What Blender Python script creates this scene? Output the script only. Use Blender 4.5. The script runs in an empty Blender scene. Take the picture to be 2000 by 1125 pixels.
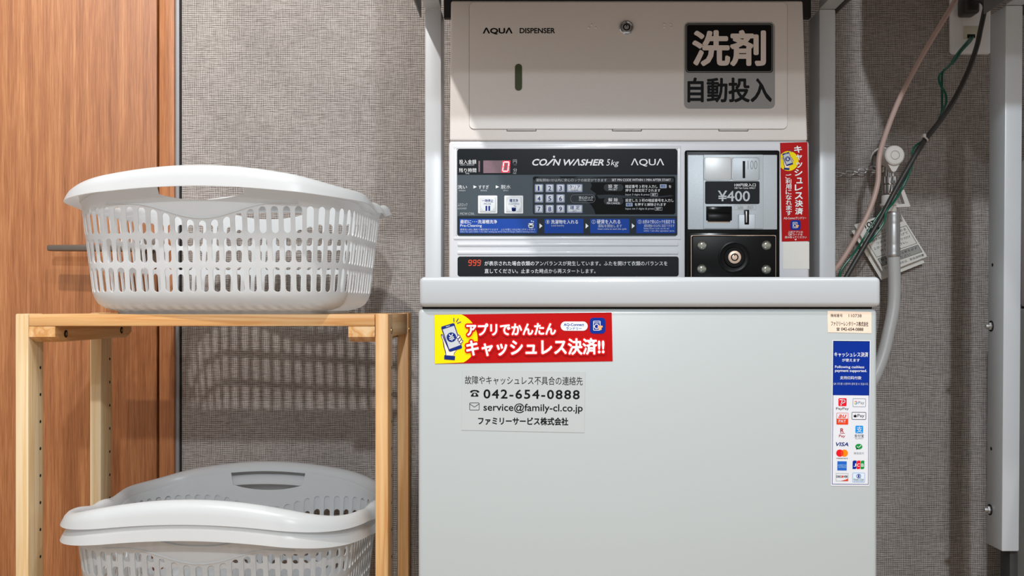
import bpy, bmesh, math, random
from mathutils import Vector, Matrix

random.seed(7)
C = bpy.context.scene.collection
PI = math.pi
EYE = 0.82            # camera height
FPX = 2000 * 35 / 36  # focal length in pixels of the 2000 x 1125 frame
VX, VY = 1030.0, 600.0

# ------------------------------------------------------------------ camera, world, lamps, exposure
cam_d = bpy.data.cameras.new('camera')
cam = bpy.data.objects.new('camera', cam_d)
C.objects.link(cam)
cam.location = (0, 0, EYE)
cam.rotation_euler = (PI / 2, 0, 0)
cam_d.sensor_width = 36
cam_d.lens = 35
cam_d.shift_x = (1000 - VX) / 2000
cam_d.shift_y = (VY - 562.5) / 2000
cam_d.clip_start = 0.01
bpy.context.scene.camera = cam

world = bpy.data.worlds.new('room_light')
bpy.context.scene.world = world
world.use_nodes = True
wn = world.node_tree
bg = wn.nodes['Background']
bg.inputs['Color'].default_value = (1.0, 0.965, 0.93, 1)
bg.inputs['Strength'].default_value = 0.58


def lamp(name, loc, power, radius=0.03, color=(1, 1, 1), target=None, size=2.2, blend=0.3):
    d = bpy.data.lights.new(name, 'SPOT')
    d.energy = power
    d.shadow_soft_size = radius
    d.color = color
    d.spot_size = size
    d.spot_blend = blend
    o = bpy.data.objects.new(name, d)
    C.objects.link(o)
    o.location = loc
    t = Vector(target if target else (loc[0], loc[1] + 0.6, 0)) - Vector(loc)
    o.rotation_euler = t.to_track_quat('-Z', 'Y').to_euler()
    return o


lamp('ceiling_downlight', (-0.70, 0.55, 2.40), 102, 0.024, (1.0, 0.97, 0.93), (-0.3, 1.4, 0.5))
lamp('ceiling_downlight', (0.20, 0.28, 2.40), 30, 0.024, (1.0, 0.97, 0.93), (-0.1, 1.3, 0.6))
lamp('ceiling_downlight', (1.06, 0.20, 2.40), 42, 0.024, (1.0, 0.97, 0.93), (0.4, 1.3, 0.6))
lamp('ceiling_downlight', (0.22, -1.60, 2.40), 175, 0.045, (0.88, 0.95, 1.0), (0.1, 1.5, 0.8), 1.6)
lamp('ceiling_downlight', (0.18, -3.20, 2.40), 95, 0.06, (0.88, 0.95, 1.0), (-0.1, 1.5, 0.8), 1.3)

vs = bpy.context.scene.view_settings
vs.view_transform = 'Standard'
vs.look = 'None'
vs.exposure = -0.06
vs.gamma = 1.0
vs.use_curve_mapping = False


# ------------------------------------------------------------------ helpers
def P(px, py, d):
    return Vector(((px - VX) * d / FPX, d, EYE + (VY - py) * d / FPX))


def lin(c):
    def f(v):
        v /= 255.0
        return v / 12.92 if v <= 0.04045 else ((v + 0.055) / 1.055) ** 2.4
    return (f(c[0]), f(c[1]), f(c[2]), 1)


MATS = {}


def mat(name, rgb, rough=0.5, metal=0.0, vary=0.04, scale=60, bump=0.0, bscale=200, emit=0, spec=0.5, alpha=1, transl=0, coat=0):
    if name in MATS:
        return MATS[name]
    m = bpy.data.materials.new(name)
    m.use_nodes = True
    nt = m.node_tree
    b = nt.nodes['Principled BSDF']
    col = lin(rgb)
    b.inputs['Roughness'].default_value = rough
    b.inputs['Metallic'].default_value = metal
    b.inputs['Specular IOR Level'].default_value = spec
    b.inputs['Coat Weight'].default_value = coat
    b.inputs['Coat Roughness'].default_value = 0.08
    tc = nt.nodes.new('ShaderNodeTexCoord')
    if vary:
        n = nt.nodes.new('ShaderNodeTexNoise')
        n.inputs['Scale'].default_value = scale
        nt.links.new(tc.outputs['Object'], n.inputs['Vector'])
        mx = nt.nodes.new('ShaderNodeMix')
        mx.data_type = 'RGBA'
        mx.inputs[6].default_value = tuple(v * (1 - vary) for v in col[:3]) + (1,)
        mx.inputs[7].default_value = tuple(min(1, v * (1 + vary)) for v in col[:3]) + (1,)
        nt.links.new(n.outputs['Fac'], mx.inputs[0])
        nt.links.new(mx.outputs[2], b.inputs['Base Color'])
    else:
        b.inputs['Base Color'].default_value = col
    if bump:
        n2 = nt.nodes.new('ShaderNodeTexNoise')
        n2.inputs['Scale'].default_value = bscale
        nt.links.new(tc.outputs['Object'], n2.inputs['Vector'])
        bp = nt.nodes.new('ShaderNodeBump')
        bp.inputs['Strength'].default_value = bump
        bp.inputs['Distance'].default_value = 0.001
        nt.links.new(n2.outputs['Fac'], bp.inputs['Height'])
        nt.links.new(bp.outputs['Normal'], b.inputs['Normal'])
    if emit:
        b.inputs['Emission Color'].default_value = col
        b.inputs['Emission Strength'].default_value = emit
    if alpha < 1:
        b.inputs['Alpha'].default_value = alpha
    if transl:
        out = nt.nodes['Material Output']
        tr = nt.nodes.new('ShaderNodeBsdfTranslucent')
        tr.inputs['Color'].default_value = col
        ms = nt.nodes.new('ShaderNodeMixShader')
        ms.inputs[0].default_value = transl
        nt.links.new(b.outputs[0], ms.inputs[1])
        nt.links.new(tr.outputs[0], ms.inputs[2])
        nt.links.new(ms.outputs[0], out.inputs['Surface'])
    MATS[name] = m
    return m


def nodes_of(name):
    m = bpy.data.materials.new(name)
    m.use_nodes = True
    nt = m.node_tree
    return m, nt, nt.nodes['Principled BSDF'], nt.nodes.new('ShaderNodeTexCoord')


def stretched_noise(nt, tc, scl, detail=4, rough=0.55, dist=0.0, off=(0, 0, 0)):
    mp = nt.nodes.new('ShaderNodeMapping')
    mp.inputs['Scale'].default_value = scl
    mp.inputs['Location'].default_value = off
    nt.links.new(tc.outputs['Object'], mp.inputs['Vector'])
    n = nt.nodes.new('ShaderNodeTexNoise')
    n.inputs['Scale'].default_value = 1.0
    n.inputs['Detail'].default_value = detail
    n.inputs['Roughness'].default_value = rough
    n.inputs['Distortion'].default_value = dist
    nt.links.new(mp.outputs['Vector'], n.inputs['Vector'])
    return n.outputs['Fac']


def ramp(nt, fac, stops):
    r = nt.nodes.new('ShaderNodeValToRGB')
    el = r.color_ramp.elements
    while len(el) < len(stops):
        el.new(0.5)
    for e, (p, c) in zip(el, stops):
        e.position = p
        e.color = c if len(c) == 4 else lin(c)
    nt.links.new(fac, r.inputs['Fac'])
    return r.outputs['Color']


def math_node(nt, op, a, b=None, v=None):
    n = nt.nodes.new('ShaderNodeMath')
    n.operation = op
    nt.links.new(a, n.inputs[0])
    if b is not None:
        nt.links.new(b, n.inputs[1])
    elif v is not None:
        n.inputs[1].default_value = v
    return n.outputs[0]


def mix_rgb(nt, mode, fac, a, b):
    mx = nt.nodes.new('ShaderNodeMix')
    mx.data_type = 'RGBA'
    mx.blend_type = mode
    if isinstance(fac, (int, float)):
        mx.inputs[0].default_value = fac
    else:
        nt.links.new(fac, mx.inputs[0])
    nt.links.new(a, mx.inputs[6])
    nt.links.new(b, mx.inputs[7])
    return mx.outputs[2]


def wallpaper():
    m, nt, b, tc = nodes_of('woven_wallpaper')
    def threads(direction, period, amp_scale, off):
        wv = nt.nodes.new('ShaderNodeTexWave')
        wv.wave_type = 'BANDS'
        wv.bands_direction = direction
        wv.inputs['Scale'].default_value = 0.314 / period
        wv.inputs['Distortion'].default_value = 2.6
        wv.inputs['Detail'].default_value = 2.0
        wv.inputs['Detail Scale'].default_value = 0.55
        nt.links.new(tc.outputs['Object'], wv.inputs['Vector'])
        n = stretched_noise(nt, tc, amp_scale, 2, 0.5, off=off)
        r = nt.nodes.new('ShaderNodeMapRange')
        r.inputs['From Min'].default_value = 0.35
        r.inputs['From Max'].default_value = 0.65
        nt.links.new(n, r.inputs['Value'])
        return math_node(nt, 'ADD', math_node(nt, 'MULTIPLY', math_node(nt, 'SUBTRACT', wv.outputs['Fac'], v=0.5), r.outputs['Result']), v=0.5)
    h1 = math_node(nt, 'ADD', math_node(nt, 'MULTIPLY', threads('Z', 0.0036, (70, 1, 240), (0, 0, 0)), v=0.6), math_node(nt, 'MULTIPLY', stretched_noise(nt, tc, (60, 1, 400), 2, 0.5), v=0.4))
    h2 = math_node(nt, 'ADD', math_node(nt, 'MULTIPLY', threads('X', 0.0038, (240, 1, 60), (3, 1, 7)), v=0.6), math_node(nt, 'MULTIPLY', stretched_noise(nt, tc, (400, 1, 50), 2, 0.5, off=(3, 1, 7)), v=0.4))
    big = stretched_noise(nt, tc, (9, 1, 7), 2, 0.5)
    weave = math_node(nt, 'ADD', math_node(nt, 'MULTIPLY', h1, v=0.62), math_node(nt, 'MULTIPLY', h2, v=0.38))
    c1 = ramp(nt, weave, [(0.33, (106, 98, 93)), (0.5, (154, 146, 141)), (0.67, (188, 181, 177))])
    c2 = ramp(nt, big, [(0.3, (225, 225, 225)), (0.7, (255, 255, 255))])
    nt.links.new(mix_rgb(nt, 'MULTIPLY', 0.6, c1, c2), b.inputs['Base Color'])
    b.inputs['Roughness'].default_value = 0.85
    bp = nt.nodes.new('ShaderNodeBump')
    bp.inputs['Strength'].default_value = 0.6
    bp.inputs['Distance'].default_value = 0.0010
    nt.links.new(weave, bp.inputs['Height'])
    nt.links.new(bp.outputs['Normal'], b.inputs['Normal'])
    return m


def wood_veneer(name, dark, mid, light, off=(0, 0, 0)):
    m, nt, b, tc = nodes_of(name)
    fine = stretched_noise(nt, tc, (640, 60, 16), 4, 0.65, 0.2, off)
    mids = stretched_noise(nt, tc, (60, 20, 2.0), 4, 0.6, 0.6, off)
    big = stretched_noise(nt, tc, (9, 5, 1.2), 3, 0.5, 1.2, off)
    f = math_node(nt, 'ADD', math_node(nt, 'MULTIPLY', fine, v=0.42), math_node(nt, 'MULTIPLY', mids, v=0.33))
    f = math_node(nt, 'ADD', f, math_node(nt, 'MULTIPLY', big, v=0.25))
    c = ramp(nt, f, [(0.36, dark), (0.5, mid), (0.64, light)])
    nt.links.new(c, b.inputs['Base Color'])
    b.inputs['Roughness'].default_value = 0.42
    bp = nt.nodes.new('ShaderNodeBump')
    bp.inputs['Strength'].default_value = 0.25
    bp.inputs['Distance'].default_value = 0.0006
    nt.links.new(fine, bp.inputs['Height'])
    nt.links.new(bp.outputs['Normal'], b.inputs['Normal'])
    return m


def pine(name, axis, stops=None):
    m, nt, b, tc = nodes_of(name)
    s = {'x': (2.5, 70, 70), 'y': (70, 2.5, 70), 'z': (70, 70, 2.5)}[axis]
    s2 = {'x': (10, 420, 420), 'y': (420, 10, 420), 'z': (420, 420, 10)}[axis]
    g = stretched_noise(nt, tc, s, 2, 0.4, 0.5)
    f = stretched_noise(nt, tc, s2, 3, 0.6)
    a = math_node(nt, 'ADD', math_node(nt, 'MULTIPLY', g, v=0.8), math_node(nt, 'MULTIPLY', f, v=0.2))
    c = ramp(nt, a, stops or [(0.32, (226, 192, 146)), (0.46, (216, 170, 114)), (0.56, (200, 142, 82)), (0.64, (218, 174, 120))])
    nt.links.new(c, b.inputs['Base Color'])
    b.inputs['Roughness'].default_value = 0.5
    bp = nt.nodes.new('ShaderNodeBump')
    bp.inputs['Strength'].default_value = 0.1
    bp.inputs['Distance'].default_value = 0.0006
    nt.links.new(f, bp.inputs['Height'])
    nt.links.new(bp.outputs['Normal'], b.inputs['Normal'])
    return m


class MB:
    """Collects shapes, with materials, into ONE mesh."""

    def __init__(self):
        self.bm = bmesh.new()
        self.ms = []

    def mi(self, m):
        if m not in self.ms:
            self.ms.append(m)
        return self.ms.index(m)

    def merge(self, bm2, m):
        i = self.mi(m)
        vm = {v: self.bm.verts.new(v.co) for v in bm2.verts}
        for f in bm2.faces:
            try:
                nf = self.bm.faces.new([vm[v] for v in f.verts])
                nf.material_index = i
                nf.smooth = True
            except ValueError:
                pass
        bm2.free()

    def box(self, x0, x1, y0, y1, z0, z1, m, r=0.0, seg=2, taper=None):
        b = bmesh.new()
        bmesh.ops.create_cube(b, size=1)
        for v in b.verts:
            v.co = Vector((x0 if v.co.x < 0 else x1, y0 if v.co.y < 0 else y1, z0 if v.co.z < 0 else z1))
            if taper:
                v.co = taper(v.co)
        if r > 0:
            bmesh.ops.bevel(b, geom=list(b.edges), offset=r, segments=seg, profile=0.5, affect='EDGES')
        bmesh.ops.recalc_face_normals(b, faces=b.faces)
        self.merge(b, m)

    def cyl(self, p0, p1, r0, m, r1=None, seg=28, bev=0):
        r1 = r0 if r1 is None else r1
        p0, p1 = Vector(p0), Vector(p1)
        b = bmesh.new()
        L = (p1 - p0).length
        bmesh.ops.create_cone(b, cap_ends=True, segments=seg, radius1=r0, radius2=r1, depth=L)
        if bev:
            es = [e for e in b.edges if len(e.link_faces) == 2 and any(len(f.verts) > 4 for f in e.link_faces)]
            bmesh.ops.bevel(b, geom=es, offset=bev, segments=2, profile=0.5, affect='EDGES')
        q = Vector((0, 0, 1)).rotation_difference((p1 - p0).normalized()).to_matrix().to_4x4()
        bmesh.ops.transform(b, matrix=Matrix.Translation((p0 + p1) / 2) @ q, verts=b.verts)
        self.merge(b, m)

    def sphere(self, c, r, m, scl=(1, 1, 1), seg=20):
        b = bmesh.new()
        bmesh.ops.create_uvsphere(b, u_segments=seg, v_segments=seg // 2, radius=r)
        for v in b.verts:
            v.co = Vector(c) + Vector((v.co.x * scl[0], v.co.y * scl[1], v.co.z * scl[2]))
        self.merge(b, m)

    def torus(self, c, axis, R, r, m, seg=32, sub=10, scl=(1, 1, 1)):
        b = bmesh.new()
        q = Vector((0, 0, 1)).rotation_difference(Vector(axis).normalized())
        rings = []
        for i in range(seg):
            a = 2 * PI * i / seg
            ring = []
            for j in range(sub):
                t = 2 * PI * j / sub
                v = Vector(((R + r * math.cos(t)) * math.cos(a) * scl[0], (R + r * math.cos(t)) * math.sin(a) * scl[1], r * math.sin(t)))
                ring.append(b.verts.new(Vector(c) + q @ v))
            rings.append(ring)
        for i in range(seg):
            for j in range(sub):
                b.faces.new((rings[i][j], rings[(i + 1) % seg][j], rings[(i + 1) % seg][(j + 1) % sub], rings[i][(j + 1) % sub]))
        bmesh.ops.recalc_face_normals(b, faces=b.faces)
        self.merge(b, m)

    def tube(self, pts, r, m, sub=10, n=10, smooth=True, radii=None):
        pts = [Vector(p) for p in pts]
        if smooth and len(pts) > 2:
            out = []
            for i in range(len(pts) - 1):
                p0 = pts[max(i - 1, 0)]; p1 = pts[i]; p2 = pts[i + 1]; p3 = pts[min(i + 2, len(pts) - 1)]
                for k in range(n):
                    t = k / n
                    out.append(0.5 * ((2 * p1) + (-p0 + p2) * t + (2 * p0 - 5 * p1 + 4 * p2 - p3) * t * t + (-p0 + 3 * p1 - 3 * p2 + p3) * t ** 3))
            out.append(pts[-1])
            pts = out
        b = bmesh.new()
        rings = []
        up = Vector((0.13, 0.9, 0.31)).normalized()
        for i, p in enumerate(pts):
            t = (pts[min(i + 1, len(pts) - 1)] - pts[max(i - 1, 0)]).normalized()
            a = t.cross(up).normalized()
            c = t.cross(a).normalized()
            rr = r if radii is None else radii[min(int(i * len(radii) / len(pts)), len(radii) - 1)]
            rings.append([b.verts.new(p + (a * math.cos(2 * PI * j / sub) + c * math.sin(2 * PI * j / sub)) * rr) for j in range(sub)])
        for i in range(len(rings) - 1):
            for j in range(sub):
                b.faces.new((rings[i][j], rings[i][(j + 1) % sub], rings[i + 1][(j + 1) % sub], rings[i + 1][j]))
        b.faces.new(rings[0]); b.faces.new(rings[-1][::-1])
        bmesh.ops.recalc_face_normals(b, faces=b.faces)
        self.merge(b, m)

    def lathe(self, c, axis, prof, m, seg=32):
        """prof: list of (radius, height along axis)"""
        b = bmesh.new()
        q = Vector((0, 0, 1)).rotation_difference(Vector(axis).normalized())
        rings = []
        for (r, h) in prof:
            rings.append([b.verts.new(Vector(c) + q @ Vector((r * math.cos(2 * PI * j / seg), r * math.sin(2 * PI * j / seg), h))) for j in range(seg)])
        for i in range(len(rings) - 1):
            for j in range(seg):
                b.faces.new((rings[i][j], rings[i][(j + 1) % seg], rings[i + 1][(j + 1) % seg], rings[i + 1][j]))
        b.faces.new(rings[0][::-1]); b.faces.new(rings[-1])
        bmesh.ops.recalc_face_normals(b, faces=b.faces)
        self.merge(b, m)

    def prism(self, pts, depth, m, direction=(0, 1, 0)):
        """pts: 3D polygon; extruded by depth along direction"""
        b = bmesh.new()
        d = Vector(direction) * depth
        f = [b.verts.new(p) for p in pts]
        k = [b.verts.new(Vector(p) + d) for p in pts]
        b.faces.new(f)
        b.faces.new(k[::-1])
        for i in range(len(f)):
            j = (i + 1) % len(f)
            b.faces.new((f[j], f[i], k[i], k[j]))
        bmesh.ops.recalc_face_normals(b, faces=b.faces)
        self.merge(b, m)

    def build(self, name, parent=None, origin=None, angle=35, solidify=0, sharp=True):
        org = Vector(origin) if origin is not None else (world_loc(parent) if parent else Vector((0, 0, 0)))
        bmesh.ops.translate(self.bm, vec=-org, verts=self.bm.verts)
        me = bpy.data.meshes.new(name)
        self.bm.to_mesh(me)
        self.bm.free()
        for m in self.ms:
            me.materials.append(m)
        if sharp:
            me.set_sharp_from_angle(angle=math.radians(angle))
        o = bpy.data.objects.new(name, me)
        C.objects.link(o)
        if parent:
            o.parent = parent
            o.location = org - world_loc(parent)
        else:
            o.location = org
        if solidify:
            md = o.modifiers.new('shell', 'SOLIDIFY')
            md.thickness = solidify
            md.offset = -1
            bpy.context.view_layer.update()
            me2 = bpy.data.meshes.new_from_object(o.evaluated_get(bpy.context.evaluated_depsgraph_get()))
            o.modifiers.clear()
            o.data = me2
            me2.name = name
            me2.set_sharp_from_angle(angle=math.radians(angle))
        return o


def world_loc(o):
    v = Vector((0, 0, 0))
    while o:
        v += o.location
        o = o.parent
    return v


def tag(o, label=None, cat=None, group=None, kind=None):
    if label: o['label'] = label
    if cat: o['category'] = cat
    if group: o['group'] = group
    if kind: o['kind'] = kind
    return o


def thing(name, loc, label, cat, group=None):
    o = bpy.data.objects.new(name, None)
    C.objects.link(o)
    o.location = loc
    o.empty_display_size = 0.05
    return tag(o, label, cat, group)


def copy_tree(o, parent=None):
    c = o.copy()
    C.objects.link(c)
    if parent:
        c.parent = parent
    for ch in [k for k in bpy.data.objects if k.parent == o]:
        copy_tree(ch, c)
    return c


# ---- printed sheets: flat shapes and lettering laid on a real surface, measured in photo pixels on that surface
class Sheet:
    def __init__(self, p0, n=(0, -1, 0), step=0.00012):
        self.p0 = Vector(p0)
        self.n = Vector(n).normalized()
        self.step = step
        self.mb = MB()
        self.rot = None

    def pt(self, x, y, layer):
        if self.rot:
            a, cx, cy = self.rot
            dx, dy = x - cx, y - cy
            x, y = cx + dx * math.cos(a) - dy * math.sin(a), cy + dx * math.sin(a) + dy * math.cos(a)
        eye = Vector((0, 0, EYE))
        r = Vector(((x - VX) / FPX, 1, (VY - y) / FPX))
        t = (self.p0 - eye).dot(self.n) / r.dot(self.n)
        return eye + r * t + self.n * (layer * self.step)

    def poly(self, pts, m, layer=1, thick=False):
        i = self.mb.mi(m)
        bm = self.mb.bm
        vs_ = [bm.verts.new(self.pt(x, y, layer)) for x, y in pts]
        f = bm.faces.new(vs_)
        f.material_index = i
        f.normal_update()
        if f.normal.dot(self.n) < 0:
            f.normal_flip()
        if thick:
            k = [bm.verts.new(self.pt(x, y, 0) - self.n * 0.0002) for x, y in pts]
            for a in range(len(vs_)):
                c = (a + 1) % len(vs_)
                g = bm.faces.new((vs_[a], vs_[c], k[c], k[a]))
                g.material_index = i
        return f

    def rrect(self, x0, y0, x1, y1, r=0, n=5):
        if r <= 0:
            return [(x0, y0), (x1, y0), (x1, y1), (x0, y1)]
        out = []
        for cx, cy, a0 in ((x1 - r, y0 + r, -90), (x1 - r, y1 - r, 0), (x0 + r, y1 - r, 90), (x0 + r, y0 + r, 180)):
            for k in range(n + 1):
                a = math.radians(a0 + 90 * k / n)
                out.append((cx + r * math.cos(a), cy + r * math.sin(a)))
        return out

    def rect(self, x0, y0, x1, y1, m, layer=1, r=0, thick=False):
        self.poly(self.rrect(x0, y0, x1, y1, r), m, layer, thick)

    def frame(self, x0, y0, x1, y1, w, m, layer=1, r=0):
        o = self.rrect(x0, y0, x1, y1, r)
        q = self.rrect(x0 + w, y0 + w, x1 - w, y1 - w, max(r - w, 0.01) if r else 0)
        for i in range(len(o)):
            j = (i + 1) % len(o)
            self.poly([o[i], o[j], q[j], q[i]], m, layer)

    def ell(self, cx, cy, rx, m, layer=1, ry=None, n=32, a0=0, a1=360):
        ry = rx if ry is None else ry
        full = abs(a1 - a0) >= 360
        k = n if full else n + 1
        self.poly([(cx + rx * math.cos(math.radians(a0 + (a1 - a0) * i / n)), cy + ry * math.sin(math.radians(a0 + (a1 - a0) * i / n))) for i in range(k)], m, layer)

    def ring(self, cx, cy, r, w, m, layer=1, a0=0, a1=360, n=36):
        for i in range(n):
            t0 = math.radians(a0 + (a1 - a0) * i / n); t1 = math.radians(a0 + (a1 - a0) * (i + 1) / n)
            self.poly([(cx + r * math.cos(t0), cy + r * math.sin(t0)), (cx + r * math.cos(t1), cy + r * math.sin(t1)),
                       (cx + (r - w) * math.cos(t1), cy + (r - w) * math.sin(t1)), (cx + (r - w) * math.cos(t0), cy + (r - w) * math.sin(t0))], m, layer)

    def line(self, pts, w, m, layer=1, closed=False):
        if closed:
            pts = list(pts) + [pts[0]]
        for (x0, y0), (x1, y1) in zip(pts[:-1], pts[1:]):
            L = math.hypot(x1 - x0, y1 - y0) or 1
            ux, uy = (x1 - x0) / L * w / 2, (y1 - y0) / L * w / 2
            self.poly([(x0 - ux * .5 - uy, y0 - uy * .5 + ux), (x1 + ux * .5 - uy, y1 + uy * .5 + ux), (x1 + ux * .5 + uy, y1 + uy * .5 - ux), (x0 - ux * .5 + uy, y0 - uy * .5 - ux)], m, layer)

    def text(self, body, x0, y0, x1, y1, m, bold=0.0, layer=2, rot=0, shear=0, space=1.0, outline=None):
        def mesh_of(off):
            c = bpy.data.curves.new('lettering', 'FONT')
            c.body = body
            c.offset = off
            c.resolution_u = 3
            c.space_character = space
            c.shear = shear
            o = bpy.data.objects.new('lettering', c)
            C.objects.link(o)
            bpy.context.view_layer.update()
            me = bpy.data.meshes.new_from_object(o.evaluated_get(bpy.context.evaluated_depsgraph_get()))
            bpy.data.objects.remove(o)
            bpy.data.curves.remove(c)
            return me
        cjk = any(ord(ch) > 0x2E00 for ch in body)
        spread = bold if (cjk or bold > 0.012) else 0.0
        if spread:
            bold = 0.0
        me = mesh_of(bold)
        if not me.vertices:
            return
        xs = [v.co.x for v in me.vertices]; ys = [v.co.y for v in me.vertices]
        ax, bx_, ay, by = min(xs), max(xs), min(ys), max(ys)
        sx = (x1 - x0) / max(bx_ - ax, 1e-6)
        sy = (y1 - y0) / max(by - ay, 1e-6)
        cx, cy = (x0 + x1) / 2, (y0 + y1) / 2
        ca, sa = math.cos(rot), math.sin(rot)

        em = (x1 - x0) / max(len(body), 1)
        if spread:
            em = min(em, y1 - y0) if cjk else (y1 - y0) * 1.3
            g = spread * em * 1.0
            x0 += g; x1 -= g; y0 += g; y1 -= g
            sx = (x1 - x0) / max(bx_ - ax, 1e-6)
            sy = (y1 - y0) / max(by - ay, 1e-6)

        def put(me_, m_, lay, ox=0.0, oy=0.0):
            i = self.mb.mi(m_)
            bm = self.mb.bm
            vs_ = []
            for v in me_.vertices:
                dx = x0 + ox + (v.co.x - ax) * sx - cx
                dy = y1 + oy - (v.co.y - ay) * sy - cy
                vs_.append(bm.verts.new(self.pt(cx + dx * ca - dy * sa, cy + dx * sa + dy * ca, lay)))
            for p in me_.polygons:
                try:
                    f = bm.faces.new([vs_[k] for k in p.vertices])
                    f.material_index = i
                except ValueError:
                    pass

        def fat(m_, lay, r, n):
            for k in range(n):
                t = 2 * PI * k / n + 0.2
                put(me, m_, lay - 0.02 * (k + 1), r * math.cos(t), r * math.sin(t))
        if outline:
            fat(outline[0], layer - 1, (spread + outline[1]) * em, 12)
        if spread:
            fat(m, layer, spread * em, 8)
        put(me, m, layer)
        bpy.data.meshes.remove(me)

    def build(self, name, parent):
        return self.mb.build(name, parent, sharp=False)


# ------------------------------------------------------------------ materials
WALLPAPER = wallpaper()
DOORWOOD = wood_veneer('oak_veneer_door', (122, 72, 40), (162, 104, 63), (192, 136, 90))
FRAMEWOOD = wood_veneer('oak_veneer_frame', (132, 80, 46), (166, 106, 65), (192, 134, 88), (5, 2, 3))
PINE_X, PINE_Y, PINE_Z = pine('pine_along_width', 'x'), pine('pine_along_depth', 'y'), pine('pine_upright', 'z')
PINE_PALE = pine('pale_pine_upright', 'z', [(0.32, (222, 202, 168)), (0.46, (216, 192, 152)), (0.56, (208, 174, 124)), (0.64, (220, 198, 160))])
ENAMEL = mat('white_enamel', (174, 182, 184), 0.28, vary=0.01, scale=8, coat=0.3)
ENAMEL_LID = mat('white_lid_plastic', (176, 182, 187), 0.22, vary=0.01, scale=8, coat=0.4)
CONSOLE = mat('pale_grey_console_plastic', (214, 216, 221), 0.3, vary=0.01, scale=10, coat=0.2)
POWDER = mat('warm_white_powder_coat', (214, 208, 204), 0.42, vary=0.02, scale=300, bump=0.15, bscale=900)
STEEL_WHITE = mat('white_painted_steel', (198, 203, 208), 0.35, vary=0.02, scale=40)
STEEL_GREY = mat('grey_painted_steel', (120, 120, 120), 0.5, vary=0.04, scale=30)
DARK_STEEL = mat('dark_steel_underside', (54, 53, 52), 0.6, vary=0.1, scale=30)
BASKET = mat('white_basket_plastic', (234, 237, 239), 0.3, vary=0.01, scale=20, transl=0.5)
BLACK = mat('black_plastic', (8, 8, 9), 0.35, vary=0.1, spec=0.15)
BLACK_GLOSS = mat('glossy_black_print', (5, 6, 8), 0.18, vary=0.1, scale=30, spec=0.15)
SEAM = mat('dark_seam', (38, 37, 36), 0.8, vary=0.1, spec=0.15)
SILVER = mat('silver_painted_metal', (190, 198, 204), 0.45, 0.3, vary=0.08, scale=900, bump=0.25, bscale=1500)
SILVER_LIGHT = mat('light_silver_plate', (206, 209, 211), 0.45, 0.35, vary=0.04, scale=500)
CHROME = mat('polished_chrome', (205, 205, 205), 0.12, 1.0, vary=0.03)
ZINC = mat('brushed_zinc', (190, 190, 190), 0.4, 0.75, vary=0.1, scale=200)
BRASS = mat('brass_bolt', (176, 146, 84), 0.3, 1.0, vary=0.06)
BRONZE = mat('satin_bronze_metal', (128, 118, 110), 0.4, 0.8, vary=0.05)
KEY_FACE_HIGHLIGHT = mat('pinkish_key_face_and_edge_highlight', (214, 188, 168), 0.4, 0.3, vary=0.04)
WHITE_INK = mat('white_ink', (236, 238, 240), 0.5, vary=0.02, spec=0.15)
PALE_INK = mat('pale_grey_ink', (190, 196, 202), 0.5, vary=0.02, spec=0.15)
GREY_INK = mat('mid_grey_ink', (120, 128, 136), 0.5, vary=0.02, spec=0.15)
BLACK_INK = mat('black_ink', (14, 15, 17), 0.45, vary=0.05, spec=0.15)
NAVY_INK = mat('navy_ink', (14, 40, 120), 0.45, vary=0.03, spec=0.15)
RED_INK = mat('red_ink', (176, 3, 6), 0.4, vary=0.02, spec=0.15)
RED_OUT = mat('bright_red_ink', (202, 10, 14), 0.4, vary=0.02, spec=0.15)
YELLOW_INK = mat('yellow_ink', (242, 218, 0), 0.4, vary=0.02, spec=0.15)
BLUE_INK = mat('blue_ink', (0, 60, 150), 0.4, vary=0.02, spec=0.15)
DEEP_BLUE = mat('deep_blue_ink', (0, 42, 140), 0.4, vary=0.02, spec=0.15)
PANEL_BLUE = mat('panel_blue_ink', (24, 70, 160), 0.35, vary=0.02, spec=0.15)
SKIN_INK = mat('pale_skin_ink', (240, 220, 205), 0.45, vary=0.02, spec=0.15)
GREY_SHEET = mat('silver_grey_sticker', (150, 150, 150), 0.4, vary=0.02, spec=0.15)
CREAM_INK = mat('cream_ink', (226, 216, 210), 0.45, vary=0.02, spec=0.15)
PANEL_TOP = mat('blue_black_panel_print', (11, 17, 23), 0.28, vary=0.05, spec=0.15)
PANEL_MID = mat('slate_grey_panel_print', (72, 82, 90), 0.3, vary=0.05, scale=300, spec=0.15)
PANEL_LOW = mat('dark_slate_panel_print', (32, 41, 48), 0.3, vary=0.05, scale=300, spec=0.15)
PANEL_KEY = mat('worn_keypad_print', (36, 43, 50), 0.35, vary=0.2, scale=90, spec=0.15)
PILL = mat('charcoal_pill_print', (40, 44, 48), 0.35, vary=0.05, spec=0.15)
LABEL_DARK = mat('charcoal_label', (25, 28, 33), 0.4, vary=0.05, spec=0.15)
LABEL_ORANGE = mat('orange_red_ink', (232, 84, 54), 0.5, vary=0.02, spec=0.15)
LED_RED = mat('red_display_glow', (255, 20, 50), 0.4, vary=0, emit=1.1)
LED_CORE = mat('lit_red_segment', (255, 190, 200), 0.4, vary=0, emit=1.3)
LED_OFF = mat('unlit_display_window', (120, 92, 102), 0.5, vary=0.3, scale=900)
KEY_BLUE = mat('blue_grey_key_rim', (146, 160, 184), 0.3, vary=0.05)
KEY_TOP = mat('pale_key_cap', (206, 210, 214), 0.35, vary=0.04)
CLEAR_SHEET = mat('clear_white_film', (181, 188, 190), 0.3, vary=0.01, spec=0.15)
TAN_SHEET = mat('pale_tan_label', (234, 214, 196), 0.5, vary=0.02, spec=0.15)
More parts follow.
